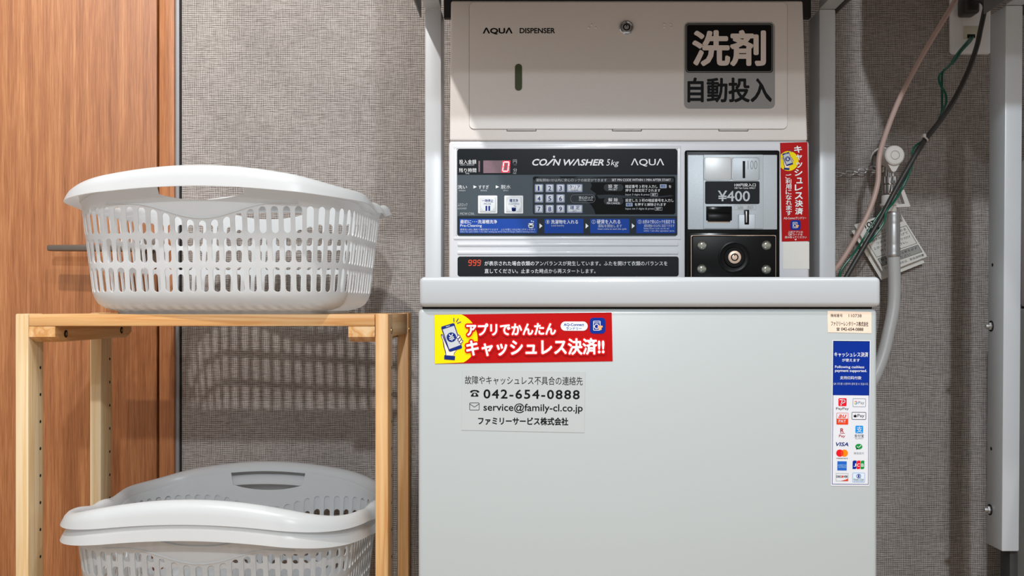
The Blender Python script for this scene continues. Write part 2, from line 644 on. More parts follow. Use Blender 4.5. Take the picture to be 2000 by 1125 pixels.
PAPER = mat('white_paper', (226, 224, 218), 0.7, vary=0.03)
PAPER_GREY = mat('grey_paper_print', (160, 160, 156), 0.7, vary=0.03)
CREAM = mat('cream_terminal_plastic', (206, 204, 184), 0.45, vary=0.03)
OUTLET = mat('white_outlet_plastic', (238, 238, 240), 0.4, vary=0.02)
PINKHOSE = mat('dusty_pink_vinyl', (186, 160, 150), 0.42, vary=0.04)
BLACKCORD = mat('black_rubber_cord', (52, 50, 48), 0.42, vary=0.08)
GREENWIRE = mat('green_vinyl_wire', (0, 92, 72), 0.35, vary=0.05)
HOSE = mat('grey_white_hose', (190, 190, 190), 0.4, vary=0.04, scale=300)
TAPWHITE = mat('white_tap_plastic', (218, 214, 210), 0.28, vary=0.02)
CONCRETE = mat('warm_brown_floor', (176, 146, 116), 0.6, vary=0.1, scale=20)
OLIVE = mat('olive_sight_window', (74, 82, 58), 0.25, vary=0.05, spec=0.15)
RIVET = mat('clear_domed_rivet', (170, 172, 162), 0.12, 0.85, vary=0.1)

# ------------------------------------------------------------------ the setting
WALL = 1.75
DOOR_R = P(306, 0, WALL - 0.012).x

w = MB()
w.box(DOOR_R + 0.036, 2.6, WALL, WALL + 0.1, 0, 2.5, WALLPAPER)
tag(w.build('wall_back'), kind='structure')
w = MB()
w.box(-2.6, 2.6, -2.6, WALL + 0.1, -0.05, 0, CONCRETE)
tag(w.build('floor'), kind='structure')
w = MB()
w.box(-2.6, DOOR_R, WALL - 0.012, WALL + 0.03, 0.012, 2.2, DOORWOOD, 0.001)
door = tag(w.build('door_1', origin=(DOOR_R, WALL, 0)), kind='structure')
h = MB()
hz = EYE + (600 - 484) * 1.69 / FPX
a = P(93, 484, 1.69); b_ = P(288, 484, 1.69)
h.box(a.x, b_.x, 1.682, 1.698, hz - 0.0068, hz + 0.0060, BRONZE, 0.0025, 3,
      taper=lambda v: Vector((v.x, v.y + (0.004 if v.x < -0.7 else 0), hz + (v.z - hz) * (0.78 if v.x < -0.7 else 1.0))))
h.cyl((b_.x - 0.010, 1.69, hz), (b_.x - 0.010, WALL - 0.012, hz), 0.009, BRONZE, bev=0.001)
h.cyl((b_.x - 0.010, WALL - 0.022, hz), (b_.x - 0.010, WALL - 0.012, hz), 0.026, BRONZE, bev=0.002)
h.build('handle', door)
w = MB()
w.box(DOOR_R + 0.0042, DOOR_R + 0.0305, WALL - 0.012, WALL + 0.05, 0, 2.25, FRAMEWOOD, 0.001)
w.box(DOOR_R - 0.002, DOOR_R + 0.006, WALL - 0.001, WALL + 0.04, 0, 2.25, SEAM)
tag(w.build('trim_1'), kind='structure')
w = MB()
w.box(DOOR_R + 0.0305, DOOR_R + 0.0365, WALL - 0.006, WALL + 0.05, 0, 2.25, mat('grey_metal_edge', (150, 152, 155), 0.4, 0.3), 0.0004)
w.box(DOOR_R + 0.0365, DOOR_R + 0.040, WALL - 0.0005, WALL + 0.05, 0, 2.25, SEAM)
tag(w.build('trim_2'), kind='structure')

# ------------------------------------------------------------------ pine shelf
SX0, SX1 = -0.6996, -0.1900
SD0, SD1 = 1.360, 1.635
ST = EYE - 0.0095
PW, PD = 0.0178, 0.0435
shelf = thing('pine_shelf', (SX0 / 2 + SX1 / 2, 1.4975, 0), 'pale pine shelf unit by the wooden door carrying the white baskets', 'shelf')
LOWZ = EYE - 0.471


def holes(mb, x, sign, d0, d1, zs):
    for z in zs:
        c = Vector((x, (d0 + d1) / 2 + 0.012, z))
        mb.cyl(c + Vector((sign * 0.0002, 0, 0)), c - Vector((sign * 0.002, 0, 0)), 0.0023, SEAM, seg=12)


for (x0, x1, d0, inner) in ((SX0, SX0 + PW, SD0, 1), (SX1 - PW, SX1, SD0, -1), (SX0, SX0 + PW, SD1 - PD, 1), (SX1 - PW, SX1, SD1 - PD, -1)):
    m_ = MB()
    m_.box(x0, x1, d0, d0 + PD, 0, ST + 0.0005, PINE_PALE if inner > 0 else PINE_Z, 0.0018, 2)
    zs = [ST - 0.075 - 0.0378 * k for k in range(16)]
    holes(m_, x1 if inner > 0 else x0, inner, d0, d0 + PD, zs)
    if inner < 0:
        holes(m_, x1, 1, d0, d0 + PD, zs)
    m_.build('leg', shelf)
ix0, ix1 = SX0 + PW + 0.0002, SX1 - PW - 0.0008
for (d0, d1) in ((SD0 + 0.0006, SD0 + 0.018), (SD1 - 0.018, SD1)):
    m_ = MB()
    m_.box(ix0, ix1, d0, d1, ST - 0.0165, ST, PINE_X, 0.0016, 2)
    m_.build('rail', shelf)
for (x0, x1) in ((SX0 + 0.002, SX0 + PW - 0.001), (SX1 - PW + 0.001, SX1 - 0.002)):
    m_ = MB()
    m_.box(x0, x1, SD0 + PD, SD1 - PD, ST - 0.0325, ST - 0.0004, PINE_Y, 0.0012, 2)
    m_.build('side_rail', shelf)
m_ = MB()
nb = 5
for k in range(nb):
    d0 = SD0 + 0.019 + k * (SD1 - SD0 - 0.038) / nb
    m_.box(ix0, ix1, d0 + 0.0008, d0 + (SD1 - SD0 - 0.038) / nb - 0.0008, ST - 0.013, ST, PINE_X, 0.001)
m_.build('top_board', shelf)
# cleats under the top board, ends cut at an angle
for (x0, x1, face) in ((ix0, ix0 + 0.0362, 1), (ix1 - 0.0362, ix1, -1)):
    m_ = MB()
    zt, zb = ST - 0.0168, EYE - 0.048
    prof = [(SD0 + 0.0008, zt), (SD0 + 0.0008, EYE - 0.0406), (SD0 + 0.0188, zb), (SD1 - 0.032, zb), (SD1 - 0.012, EYE - 0.040), (SD1 - 0.012, zt)]
    m_.prism([Vector((x0, d, z)) for d, z in prof], x1 - x0, PINE_Y, (1, 0, 0))
    cl = m_.build('cleat', shelf)
    for d, z in ((1.392, EYE - 0.0372), (1.583, EYE - 0.0366)):
        q = MB()
        xx = x1 if face > 0 else x0
        q.cyl((xx - face * 0.002, d, z), (xx + face * 0.0006, d, z), 0.0052, SEAM, seg=16)
        q.cyl((xx - face * 0.002, d, z), (xx + face * 0.0012, d, z), 0.0028, BRASS, seg=6)
        q.build('bolt_hole', cl)
for d, py in ((P(765.7, 646, 1.392).y, 645.5), (1.600, 643)):
    q = MB()
    z = EYE + (600 - py) * d / FPX
    q.cyl((SX1 - 0.002, d, z), (SX1 + 0.0011, d, z), 0.0048, BRASS, seg=20, bev=0.0005)
    q.cyl((SX1, d, z), (SX1 + 0.0013, d, z), 0.0022, SEAM, seg=6)
    q.build('bolt', shelf)
# lower level
for (d0, d1) in ((SD0 + 0.0006, SD0 + 0.018), (SD1 - 0.018, SD1)):
    m_ = MB()
    m_.box(ix0, ix1, d0, d1, LOWZ - 0.0165, LOWZ, PINE_X, 0.0016)
    m_.build('rail', shelf)
m_ = MB()
for k in range(nb):
    d0 = SD0 + 0.019 + k * (SD1 - SD0 - 0.038) / nb
    m_.box(ix0, ix1, d0 + 0.0008, d0 + (SD1 - SD0 - 0.038) / nb - 0.0008, LOWZ - 0.013, LOWZ, PINE_X, 0.001)
m_.build('lower_board', shelf)

# ------------------------------------------------------------------ laundry baskets
BA, BB, BR = 0.1955, 0.150, 0.078
NCELL = 76


def perim(u):
    """point and outward normal on the rounded rectangle, u in [0,1), starting at the middle of the front side, going to the right"""
    sx, sy = BA - BR, BB - BR
    segs = [('l', (0, -BB), (sx, -BB), (0, -1)), ('a', (sx, -sy), -90), ('l', (BA, -sy), (BA, sy), (1, 0)), ('a', (sx, sy), 0),
            ('l', (sx, BB), (-sx, BB), (0, 1)), ('a', (-sx, sy), 90), ('l', (-BA, sy), (-BA, -sy), (-1, 0)), ('a', (-sx, -sy), 180), ('l', (-sx, -BB), (0, -BB), (0, -1))]
    lens = []
    for s in segs:
        lens.append(math.hypot(s[2][0] - s[1][0], s[2][1] - s[1][1]) if s[0] == 'l' else PI / 2 * BR)
    t = (u % 1.0) * sum(lens)
    for s, L in zip(segs, lens):
        if t <= L + 1e-9:
            f = t / L
            if s[0] == 'l':
                p = (s[1][0] + (s[2][0] - s[1][0]) * f, s[1][1] + (s[2][1] - s[1][1]) * f)
                return p, s[3]
            a = math.radians(s[2] + 90 * f)
            return (s[1][0] + BR * math.cos(a), s[1][1] + BR * math.sin(a)), (math.cos(a), math.sin(a))
        t -= L
    return (0, -BB), (0, -1)


def rim_top(u):
    p, n = perim(u)
    s, t = max(-1, min(1, p[0] / BA)), max(-1, min(1, p[1] / BB))
    wl = n[1] ** 2                      # 1 on the long sides, 0 at the ends
    long_ = 0.168 + 0.029 * max(0, math.cos(PI * s / 2)) ** 0.9
    end = 0.169 - 0.013 * math.exp(-(t / 0.36) ** 2) + 0.007 * math.exp(-(t / 0.17) ** 2)
    return long_ * wl + end * (1 - wl)


def handle_s(u):
    p, n = perim(u)
    return p[0] / 0.060 if abs(n[1]) > 0.99 else 9.0


def smile(u):
    """lower line of the grip panel on the long sides (height), rising to both ends"""
    p, n = perim(u)
    if abs(n[1]) < 0.5:
        return 0.150
    s = abs(p[0])
    f = min(1, s / 0.098)
    return 0.1275 + 0.0195 * (1 - math.cos(PI * f)) / 2


def slot_top(u):
    return min(0.1445, smile(u) - 0.0015)


def wall_top(u):
    hs = abs(handle_s(u))
    if hs < 1.0:
        return 0.1526 + 0.0085 * hs ** 2.2
    return rim_top(u) - 0.014


def off_of(z):
    pts = [(0.0, -0.0495), (0.0045, -0.0490), (0.0055, -0.042), (0.009, -0.031), (0.0145, -0.0235), (0.0215, -0.0190), (0.0287, -0.0163), (0.165, 0.0), (0.3, 0.012)]
    for (z0, o0), (z1, o1) in zip(pts[:-1], pts[1:]):
        if z <= z1:
            return o0 + (o1 - o0) * (z - z0) / (z1 - z0)
    return 0.0


def surf(u, z, extra=0.0):
    p, n = perim(u)
    o = off_of(z) + extra
    return Vector((p[0] + n[0] * o, p[1] + n[1] * o, z))


def basket_body():
    b = bmesh.new()
    fr = [0, 0.25, 0.5, 0.75, 1.0]

    def quad(*vs_):
        try:
            b.faces.new([b.verts.new(v) for v in vs_])
        except ValueError:
            pass

    def band(zfun_a, zfun_b, n=1):
        for c in range(NCELL):
            for f0, f1 in zip(fr[:-1], fr[1:]):
                u0, u1 = (c + f0 - 0.5) / NCELL, (c + f1 - 0.5) / NCELL
                for k in range(n):
                    za0 = zfun_a(u0) + (zfun_b(u0) - zfun_a(u0)) * k / n
                    zb0 = zfun_a(u0) + (zfun_b(u0) - zfun_a(u0)) * (k + 1) / n
                    za1 = zfun_a(u1) + (zfun_b(u1) - zfun_a(u1)) * k / n
                    zb1 = zfun_a(u1) + (zfun_b(u1) - zfun_a(u1)) * (k + 1) / n
                    quad(surf(u0, za0), surf(u1, za1), surf(u1, zb1), surf(u0, zb0))

    def slots(za, zb):
        s0, s1 = 0.195, 0.805
        for c in range(NCELL):
            ul, ur = (c - 0.5) / NCELL, (c + 0.5) / NCELL
            um = c / NCELL

            def S(s, t):
                u = ul + (ur - ul) * s
                z0, z1 = za(u), zb(u)
                return surf(u, z0 + (z1 - z0) * t)
            H = zb(um) - za(um)
            g = 0.0032 / H
            rr = (s1 - s0) / 2 * 0.0163 / H          # arc radius as a share of the cell height
            tb, tt = g + rr, 1 - g - rr
            inn, out = [], []
            def add(si, ti, so, to):
                inn.append(S(si, ti)); out.append(S(so, to))
            for k in range(9):                           # bottom arc, from left to right
                a = PI + PI * k / 8
                si, ti = 0.5 + (s1 - s0) / 2 * math.cos(a), tb + rr * math.sin(a)
                so, to = [(0, tb), (0, tb / 2), (0, 0), (0.25, 0), (0.5, 0), (0.75, 0), (1, 0), (1, tb / 2), (1, tb)][k]
                add(si, ti, so, to)
            tm = (tb + tt) / 2
            add(s1, tm, 1, tm)
            for k in range(9):
                a = PI * k / 8
                si, ti = 0.5 + (s1 - s0) / 2 * math.cos(a), tt + rr * math.sin(a)
                so, to = [(1, tt), (1, (1 + tt) / 2), (1, 1), (0.75, 1), (0.5, 1), (0.25, 1), (0, 1), (0, (1 + tt) / 2), (0, tt)][k]
                add(si, ti, so, to)
            add(s0, tm, 0, tm)
            n = len(inn)
            for k in range(n):
                j = (k + 1) % n
                quad(out[k], out[j], inn[j], inn[k])

    K = lambda z: (lambda u: z)
    rings = [0.0, 0.0045, 0.0055, 0.009, 0.0145, 0.0215, 0.0265]
    for z0, z1 in zip(rings[:-1], rings[1:]):
        band(K(z0), K(z1))
    slots(K(0.0265), K(0.0661))
    slots(K(0.0661), K(0.1051))
    slots(K(0.1051), lambda u: slot_top(u) + 0.0025)
    band(lambda u: slot_top(u) + 0.0025, wall_top, 2)
    # floor of the basket
    ring = []
    for c in range(NCELL * 2):
        ring.append(b.verts.new(surf((c - 1) / 2 / NCELL, 0.0045, -0.0004)))
    b.faces.new(ring[::-1])
    bmesh.ops.remove_doubles(b, verts=b.verts, dist=0.00005)
    bmesh.ops.recalc_face_normals(b, faces=b.faces)
    # normals must point outward
    s = sum(f.normal.dot(Vector((f.calc_center_median().x, f.calc_center_median().y, 0))) * f.calc_area() for f in b.faces)
    if s < 0:
        bmesh.ops.reverse_faces(b, faces=b.faces)
    mb = MB()
    mb.merge(b, BASKET)
    bmesh.ops.remove_doubles(mb.bm, verts=mb.bm.verts, dist=0.00001)
    return mb


def basket_rim():
    b = bmesh.new()
    n = NCELL * 3
    cols = []
    for i in range(n):
        u = i / n
        p, nn = perim(u)
        R = rim_top(u)
        wl = nn[1] ** 2
        s = max(-1, min(1, p[0] / BA))
        sk = 0.015 + 0.0145 * wl * max(0, math.cos(PI * s / 2)) ** 0.7
        ex = (0.003 * math.exp(-(p[1] / BB / 0.25) ** 2) - 0.003) * (1 - wl)
        sec = [(0.0, -0.0145), (0.0005, -0.009), (0.003, -0.004), (0.0075, -0.0008), (0.013, 0.0), (0.0185, -0.0014), (0.0235, -0.0052), (0.0270, -0.0105)]
        if sk > 0.0155:
            sec += [(0.0270 + 0.003 * f, -0.0105 - (sk - 0.0105) * f) for f in (0.35, 0.7, 1.0)]
        else:
            sec += [(0.0270 + 0.003 * f, -0.0105 - (sk - 0.0105) * f) for f in (0.35, 0.7, 1.0)]
        o0 = off_of(R - 0.014)
        col = []
        for o, dz in sec:
            k = min(1, o / 0.02)
            o *= 1 - 0.27 * (1 - wl)
            col.append(b.verts.new(Vector((p[0] + nn[0] * (o0 + o + ex * k), p[1] + nn[1] * (o0 + o + ex * k), R + dz))))
        cols.append(col)
    for i in range(n):
        a, c = cols[i], cols[(i + 1) % n]
        for k in range(len(a) - 1):
            b.faces.new((a[k], c[k], c[k + 1], a[k + 1]))
    bmesh.ops.recalc_face_normals(b, faces=b.faces)
    up = sum(f.normal.z * f.calc_area() for f in b.faces)
    if up < 0:
        bmesh.ops.reverse_faces(b, faces=b.faces)
    mb = MB()
    mb.merge(b, BASKET)
    return mb


def basket_ridge(sgn):
    mb = MB()
    pts = []
    for k in range(61):
        u = sgn + (-0.105 + 0.21 * k / 60)
        pts.append(surf(u % 1.0, smile(u % 1.0) + 0.0012, 0.0002))
    mb.tube(pts, 0.0013, BASKET, sub=6, smooth=False)
    return mb


BCX, BCY = -0.4270, 1.475
basket = thing('laundry_basket', (0, 0, 0), 'white slotted plastic laundry basket alone on top of the pine shelf', 'laundry basket', 'white laundry baskets')
bb = basket_body().build('basket_body', basket, angle=50, solidify=0.0017)
basket_rim().build('rim', basket, angle=60, solidify=0.0018)
for sgn in (0.0, 0.5):
    basket_ridge(sgn).build('grip_ridge', basket)
b2 = copy_tree(basket)
b2['label'] = 'white laundry basket nested inside another under the shelf top, upper one'
b3 = copy_tree(basket)
b3['label'] = 'lower of two nested white laundry baskets, holding the other, inside pine shelf'
basket.location = (BCX, BCY, ST)
for k_ in (basket, b2, b3):
    k_.rotation_euler = (0, 0, math.radians(-3.0))
b2.location = (BCX - 0.0035, BCY - 0.002, LOWZ + 0.021)
b3.location = (BCX - 0.0038, BCY - 0.002, LOWZ)

# ------------------------------------------------------------------ dryer stands
DECK = EYE + 0.450


def dryer_stand(x0, d0, label, tilt=0.0, legz=0.0, bolts=False, depth=0.056, wl=0.0247, span=0.620):
    st = thing('dryer_stand', (x0 + span / 2, d0 + 0.03, 0), label, 'stand', 'white steel dryer stands')
    for k, (xa, xb, s) in enumerate(((x0, x0 + wl, 1), (x0 + span - wl, x0 + span, -1))):
        m_ = MB()
        sh = lambda v: Vector((v.x - tilt * (DECK - v.z), v.y, v.z))
        m_.box(xa, xb, d0, d0 + depth, legz, DECK, STEEL_WHITE, 0.0022, 2, taper=sh)
        lg = m_.build('leg', st)
        if bolts and k == 0:
            for py in (637, 996):
                q = MB()
                z = EYE + (600 - py) * 1.52 / FPX
                xx = xa - tilt * (DECK - z)
                q.cyl((xx + 0.002, d0 + 0.039, z), (xx - 0.0006, d0 + 0.039, z), 0.0085, SEAM, seg=20)
                q.cyl((xx, d0 + 0.039, z), (xx - 0.004, d0 + 0.039, z), 0.0062, ZINC, seg=6, bev=0.0005)
                q.cyl((xx, d0 + 0.039, z), (xx - 0.0085, d0 + 0.039, z), 0.0034, ZINC, seg=14, bev=0.0004)
                q.build('bolt', lg)
            for py in (517, 878):
                q = MB()
                z = EYE + (600 - py) * 1.51 / FPX
                xx = xa - tilt * (DECK - z)
                q.cyl((xx + 0.002, d0 + 0.036, z), (xx - 0.0002, d0 + 0.036, z), 0.0028, SEAM, seg=14)
                q.build('bolt_hole', lg)
        if legz > 0.1:
            q = MB()
            q.box(xa + 0.012, xb - 0.002, d0 + 0.012, d0 + depth - 0.008, 0, legz + 0.06, DARK_STEEL, 0.001)
            q.build('foot_tube', st)
        q = MB()
        q.box(xa, xb, 0.995, d0 + 0.001, DECK, DECK + 0.038, STEEL_WHITE, 0.0012)
        q.build('arm', st)
        xf = x0 - 0.012 if s > 0 else x0 + span + 0.008
        q = MB()
        q.box(xf, xf + 0.0018, 0.99, d0 + 0.045, DECK, DECK + 0.046, STEEL_GREY)
        q.build('side_flange', st)
    q = MB()
    q.box(x0 - 0.012, x0 + span + 0.0098, 0.99, d0 - 0.01, DECK + 0.0385, DECK + 0.0465, STEEL_GREY)
    q.build('deck', st)
    q = MB()
    q.box(x0 - (0.15 if x0 > 0 else 0.004), x0 + span + 0.03, 1.0, d0 + 0.05, DECK + 0.047, DECK + 0.70, STEEL_WHITE, 0.008, 3)  # added dryer out of frame, widened sideways to keep lamp light off the wall
    q.lathe((x0 + span / 2, 1.001, DECK + 0.36), (0, -1, 0), [(0.20, 0), (0.20, 0.012), (0.185, 0.02), (0.12, 0.024), (0.02, 0.026)], STEEL_GREY, 48)
    q.build('unseen_dryer_cabinet', st)
    q = MB()
    q.box(x0 + wl, x0 + span - wl, d0 + depth - 0.012, d0 + depth, DECK, DECK + 0.045, DARK_STEEL)
    q.build('cross_bar', st)
    q = MB()
    q.box(x0 + wl, x0 + span - wl, 0.995, 1.008, DECK, DECK + 0.038, STEEL_WHITE)
    q.build('front_bar', st)
    return st


dryer_stand(-0.1546, 1.503, 'white steel stand standing behind the coin washer, legs on either side')
dryer_stand(0.7125, 1.483, 'white steel stand whose leg stops short right of the tap', tilt=0.0072, legz=EYE - 0.364, bolts=True, depth=0.051, wl=0.0262)

# ------------------------------------------------------------------ coin washer
WF = 1.128
wx0, wx1 = -0.1236, 0.3967
washer = thing('coin_washer', ((wx0 + wx1) / 2, 1.37, 0), 'white top-loading coin-operated washing machine with stickers on its front', 'washing machine')
m_ = MB()
m_.box(wx0, wx1, WF, 1.62, 0.035, EYE - 0.0019, ENAMEL, 0.005, 3)
m_.box(wx0 + 0.004, wx1 - 0.004, WF + 0.006, 1.60, EYE - 0.004, EYE + 0.0012, SEAM)
m_.build('body', washer)
for fx in (wx0 + 0.05, wx1 - 0.05):
    for fy in (WF + 0.05, 1.57):
        q = MB()
        q.cyl((fx, fy, 0), (fx, fy, 0.036), 0.024, BLACK)
        q.build('foot', washer)
m_ = MB()
m_.box(-0.1219, 0.3992, WF - 0.005, 1.394, EYE + 0.0002, EYE + 0.0342, ENAMEL_LID, 0.0055, 4)
m_.build('lid', washer)
# back console
CF = 1.410
cx0, cx1 = -0.1112, 0.3997
ctop = EYE + 0.2357
m_ = MB()
m_.box(cx0, cx1, CF, 1.62, EYE + 0.001, ctop, CONSOLE, 0.0045, 3)
for (pa, pb, h0) in ((474, 481, 0.0016), (490, 497, 0.0016)):     # two shallow mouldings under the control panel
    A = P(893, pb, CF); B = P(1325, pa, CF)
    m_.box(A.x, B.x, CF - h0, CF + 0.004, A.z, B.z, CONSOLE, 0.0014, 3)
console = m_.build('console', washer)
m_ = MB()
for (ax, ay, bx2, by2) in ((886, 285, 1330, 291), (886, 462, 1330, 468), (886, 285, 892.5, 468), (1323.5, 285, 1330, 468)):
    A = P(ax, by2, CF); B = P(bx2, ay, CF)
    hb = 0.0012 if bx2 - ax > 50 else 0.0010
    m_.box(A.x, B.x, CF - hb, CF + 0.003 - hb, A.z, B.z, CONSOLE, 0.0009, 3)
m_.build('panel_bezel', console)

# control panel print
s = Sheet((0, CF, 0))
s.rect(893, 291, 1323, 461.5, PANEL_MID, 1, 5, thick=True)
s.poly(s.rrect(893, 291, 1323, 341.5, 5)[:6] + [(1323, 341.5), (893, 341.5)] + s.rrect(893, 291, 1323, 341.5, 5)[18:], PANEL_TOP, 2)
s.rect(893.5, 422, 1322.5, 459, PANEL_LOW, 2)
W_, Pn = WHITE_INK, PALE_INK
T = s.text
T('投入金額', 896.9, 311.8, 930.2, 320.3, W_, 0.0, 3)
T('INPUT AMOUNT', 899.4, 320.9, 926.8, 323.4, Pn, 0, 3)
T('残り時間', 896.4, 328.5, 930.2, 336.7, W_, 0, 3)
T('TIME', 908.6, 337.3, 916.8, 340.2, Pn, 0, 3)
T('円', 1002, 311.8, 1009.4, 319.3, Pn, 0, 3)
T('YEN', 1002.3, 320.8, 1009, 323.2, GREY_INK, 0, 3)
T('分', 1002, 328.5, 1010, 336.7, Pn, 0, 3)
T('MIN.', 1002.3, 337.6, 1009, 340, Pn, 0, 3)
T('CO', 1039.5, 310.3, 1068.5, 323.6, W_, 0.028, 3, shear=0.25)
s.poly([(1065.8, 323.4), (1070.2, 323.4), (1083.3, 310.5), (1079.0, 310.5)], W_, 3)
s.ell(1082, 306.2, 2.1, W_, 3, n=14)
T('N', 1079.6, 310.5, 1095.5, 323.4, W_, 0.028, 3, shear=0.25)
T('W\u039bSHER', 1100.5, 310.3, 1179, 323.6, W_, 0.028, 3, shear=0.25)
T('5', 1184.2, 311, 1191.8, 323.6, W_, 0, 3, shear=0.2)
T('kg', 1193.2, 312.5, 1208.8, 326.3, W_, 0, 3, shear=0.2)
T('\u039bQU\u039b', 1232.2, 309.8, 1297, 325.3, W_, 0.008, 3)
T('洗い', 893.9, 361.6, 912.3, 369, W_, 0, 3)
T('WASH', 896, 370.8, 908.6, 373.6, Pn, 0, 3)
T('すすぎ', 934.7, 361.6, 955, 369, W_, 0, 3)
T('RINSE', 939, 370.8, 951, 373.6, Pn, 0, 3)
T('脱水', 978.5, 361, 997.5, 369, W_, 0, 3)
T('SPIN', 982.8, 370.8, 992.5, 373.6, Pn, 0, 3)
for x in (924.8, 968.3):
    s.poly([(x, 362), (x + 6.6, 365.1), (x, 368.2)], W_, 3)
T('ふたロック', 894.2, 396.5, 912.8, 403.2, Pn, -0.004, 3)
T('LOCKED', 894.2, 405.7, 911.3, 408.6, Pn, 0, 3)
T('MCW-C50L', 899, 415.2, 927, 419.6, Pn, -0.006, 3)
s.rect(897.4, 427.3, 1049.2, 455.5, PANEL_BLUE, 3, 1)
T('最初に･･･洗濯槽洗浄', 899, 429.3, 970.8, 436.8, W_, 0.004, 4)
T('Pre-Cleaning', 899, 438, 941, 444.6, W_, 0, 4)
T('硬貨投入前に無料で槽洗浄ができます　ふたを閉じ1分以内にボタンを押す', 898.8, 446.3, 1045.5, 450.5, Pn, 0, 4)
T('Select the cycle within 1 min after closing top lid for free of charge ( before inserting coins )', 898.8, 451.2, 1045.5, 454.7, Pn, 0, 4)


def tub(sh, cx, cy, k, m, lay):
    sh.rect(cx - 5.2 * k, cy - 4 * k, cx + 5.2 * k, cy + 3.5 * k, m, lay, 1.2 * k)
    sh.ell(cx, cy + 3.4 * k, 5.2 * k, m, lay, ry=2 * k, n=16)
    sh.ring(cx, cy - 4 * k, 5.4 * k, 1.1 * k, m, lay, 0, 180, 12)
    for ox, oy in ((1.2, -8.2), (4.6, -7)):
        q = 1.9 * k
        X, Y = cx + ox * k, cy + oy * k
        sh.poly([(X, Y - q), (X + q * .3, Y - q * .3), (X + q, Y), (X + q * .3, Y + q * .3), (X, Y + q), (X - q * .3, Y + q * .3), (X - q, Y), (X - q * .3, Y - q * .3)], m, lay)


tub(s, 1037, 440.0, 1.0, W_, 4)
for x in (1053.7, 1143.8, 1234.0):
    s.poly([(x, 436.3), (x + 5.7, 441.3), (x, 446.3)], W_, 3)
for k, (x0, x1) in enumerate(((1063, 1139.4), (1152.6, 1229.2), (1242.7, 1319.3))):
    s.rect(x0, 427.3, x1, 455.5, BLUE_INK, 3, 1)
    s.ring(x0 + 6.8, 433.3, 3.9, 0.6, Pn, 4, n=18)
    T('123'[k], x0 + 6.0, 431.0, x0 + 7.7, 435.6, W_, 0, 4)
T('洗濯物を入れる', 1076, 429.3, 1128.9, 437.3, W_, 0.006, 4)
T('Load laundry', 1077, 438.6, 1102, 443.2, Pn, 0, 4)
T('硬貨を入れる', 1165.7, 428.8, 1211.5, 437.3, W_, 0.006, 4)
T('運転を開始します', 1168, 438.2, 1214.8, 444.3, Pn, 0, 4)
T('Insert coins to start the cycle', 1167.5, 445.2, 1223.5, 450, Pn, 0, 4)
T('お好みで安心ロックを設定する', 1255.4, 429.3, 1317.4, 436.8, W_, 0, 4)
T('運転開始1分以内に設定できます', 1257.6, 438, 1316.9, 443.8, Pn, 0, 4)
T('Safety Door Lock can be set', 1257, 444.6, 1306.9, 448.8, Pn, 0, 4)
T('within 1 min after operation starts.', 1257, 449.2, 1317.4, 453.3, Pn, 0, 4)
s.rect(1040.5, 344.2, 1319.3, 418.9, PANEL_KEY, 2, 4)
s.poly([(1153, 355), (1157, 347), (1185, 345.5), (1316, 345), (1319, 349), (1319, 415), (1315, 418.6), (1163, 418.6), (1160, 409), (1155, 401), (1146, 393), (1160, 388),
        (1164, 378), (1153, 370), (1156, 362)], BLACK_GLOSS, 3)
s.poly([(1041, 347), (1046, 344.8), (1052, 346), (1049, 350), (1042, 352)], BLACK_GLOSS, 3)
s.poly([(1092, 345), (1130, 344.8), (1120, 347.5), (1096, 348)], BLACK_GLOSS, 3)
s.poly([(1165, 381), (1190, 380), (1222, 382), (1262, 386), (1310, 381), (1316, 383), (1290, 386), (1240, 388), (1200, 386), (1170, 388)], PANEL_KEY, 4)
s.rect(1045, 347.6, 1316, 356.4, PILL, 4, 4)
T('運転開始1分以内に安心ロックの設定ができます', 1047, 349, 1185, 354.8, Pn, 0, 5)
T('SET PIN CODE WITHIN 1 MIN AFTER START', 1195, 349.2, 1310, 353.8, W_, 0, 5)
s.frame(1114, 380, 1162.5, 396.2, 0.6, GREY_INK, 4, 7.5)
T('安心ロック', 1130.6, 383.3, 1158.3, 388.7, W_, 0, 5)
T('PIN CODE LOCKED', 1130.6, 389.8, 1158, 392.4, Pn, 0, 5)
for y in (359.6, 385.8):
    s.rect(1179.2, y, 1217.3, y + 13.7, PILL, 5, 6.5)
T('設 定', 1188, 360.4, 1206.6, 367.4, W_, 0, 6)
T('PIN SET', 1189, 368.6, 1205.3, 371.9, W_, 0, 6)
T('解 除', 1188, 386.8, 1206.6, 394, W_, 0, 6)
T('PIN CANCEL', 1185.4, 395.2, 1211.5, 398.8, W_, 0, 6)
T('暗証番号 3 桁を入力し', 1221.5, 361, 1284.5, 367.6, W_, 0, 5)
s.rect(1288.7, 360, 1302, 367.6, KEY_BLUE, 5, 1)
T('確定', 1290.5, 361.2, 1300, 366.4, NAVY_INK, 0.01, 6)
T('を', 1306, 361.6, 1311, 367, W_, 0, 5)
T('押すと設定完了されます', 1221.5, 369, 1289.5, 375, W_, 0, 5)
T('Input 3 digits & press', 1221.5, 378.3, 1268.3, 382.8, Pn, 0, 5)
s.frame(1270.3, 376.8, 1284.5, 383.4, 0.5, Pn, 5, 1)
T('SET', 1273, 378.3, 1282, 382, W_, 0, 5)
T('設定した 3 桁の暗証番号を入力し', 1221.5, 388.2, 1315.6, 394.5, W_, 0, 5)
s.rect(1222.3, 396.2, 1235.5, 403.2, KEY_BLUE, 5, 1)
T('確定', 1224, 397.2, 1234, 402.3, NAVY_INK, 0.01, 6)
T('を押すと解除されます', 1239.7, 396.5, 1300.7, 402.4, W_, 0, 5)
T('Input set 3 digits & press', 1221.5, 405.7, 1277, 410.4, Pn, 0, 5)
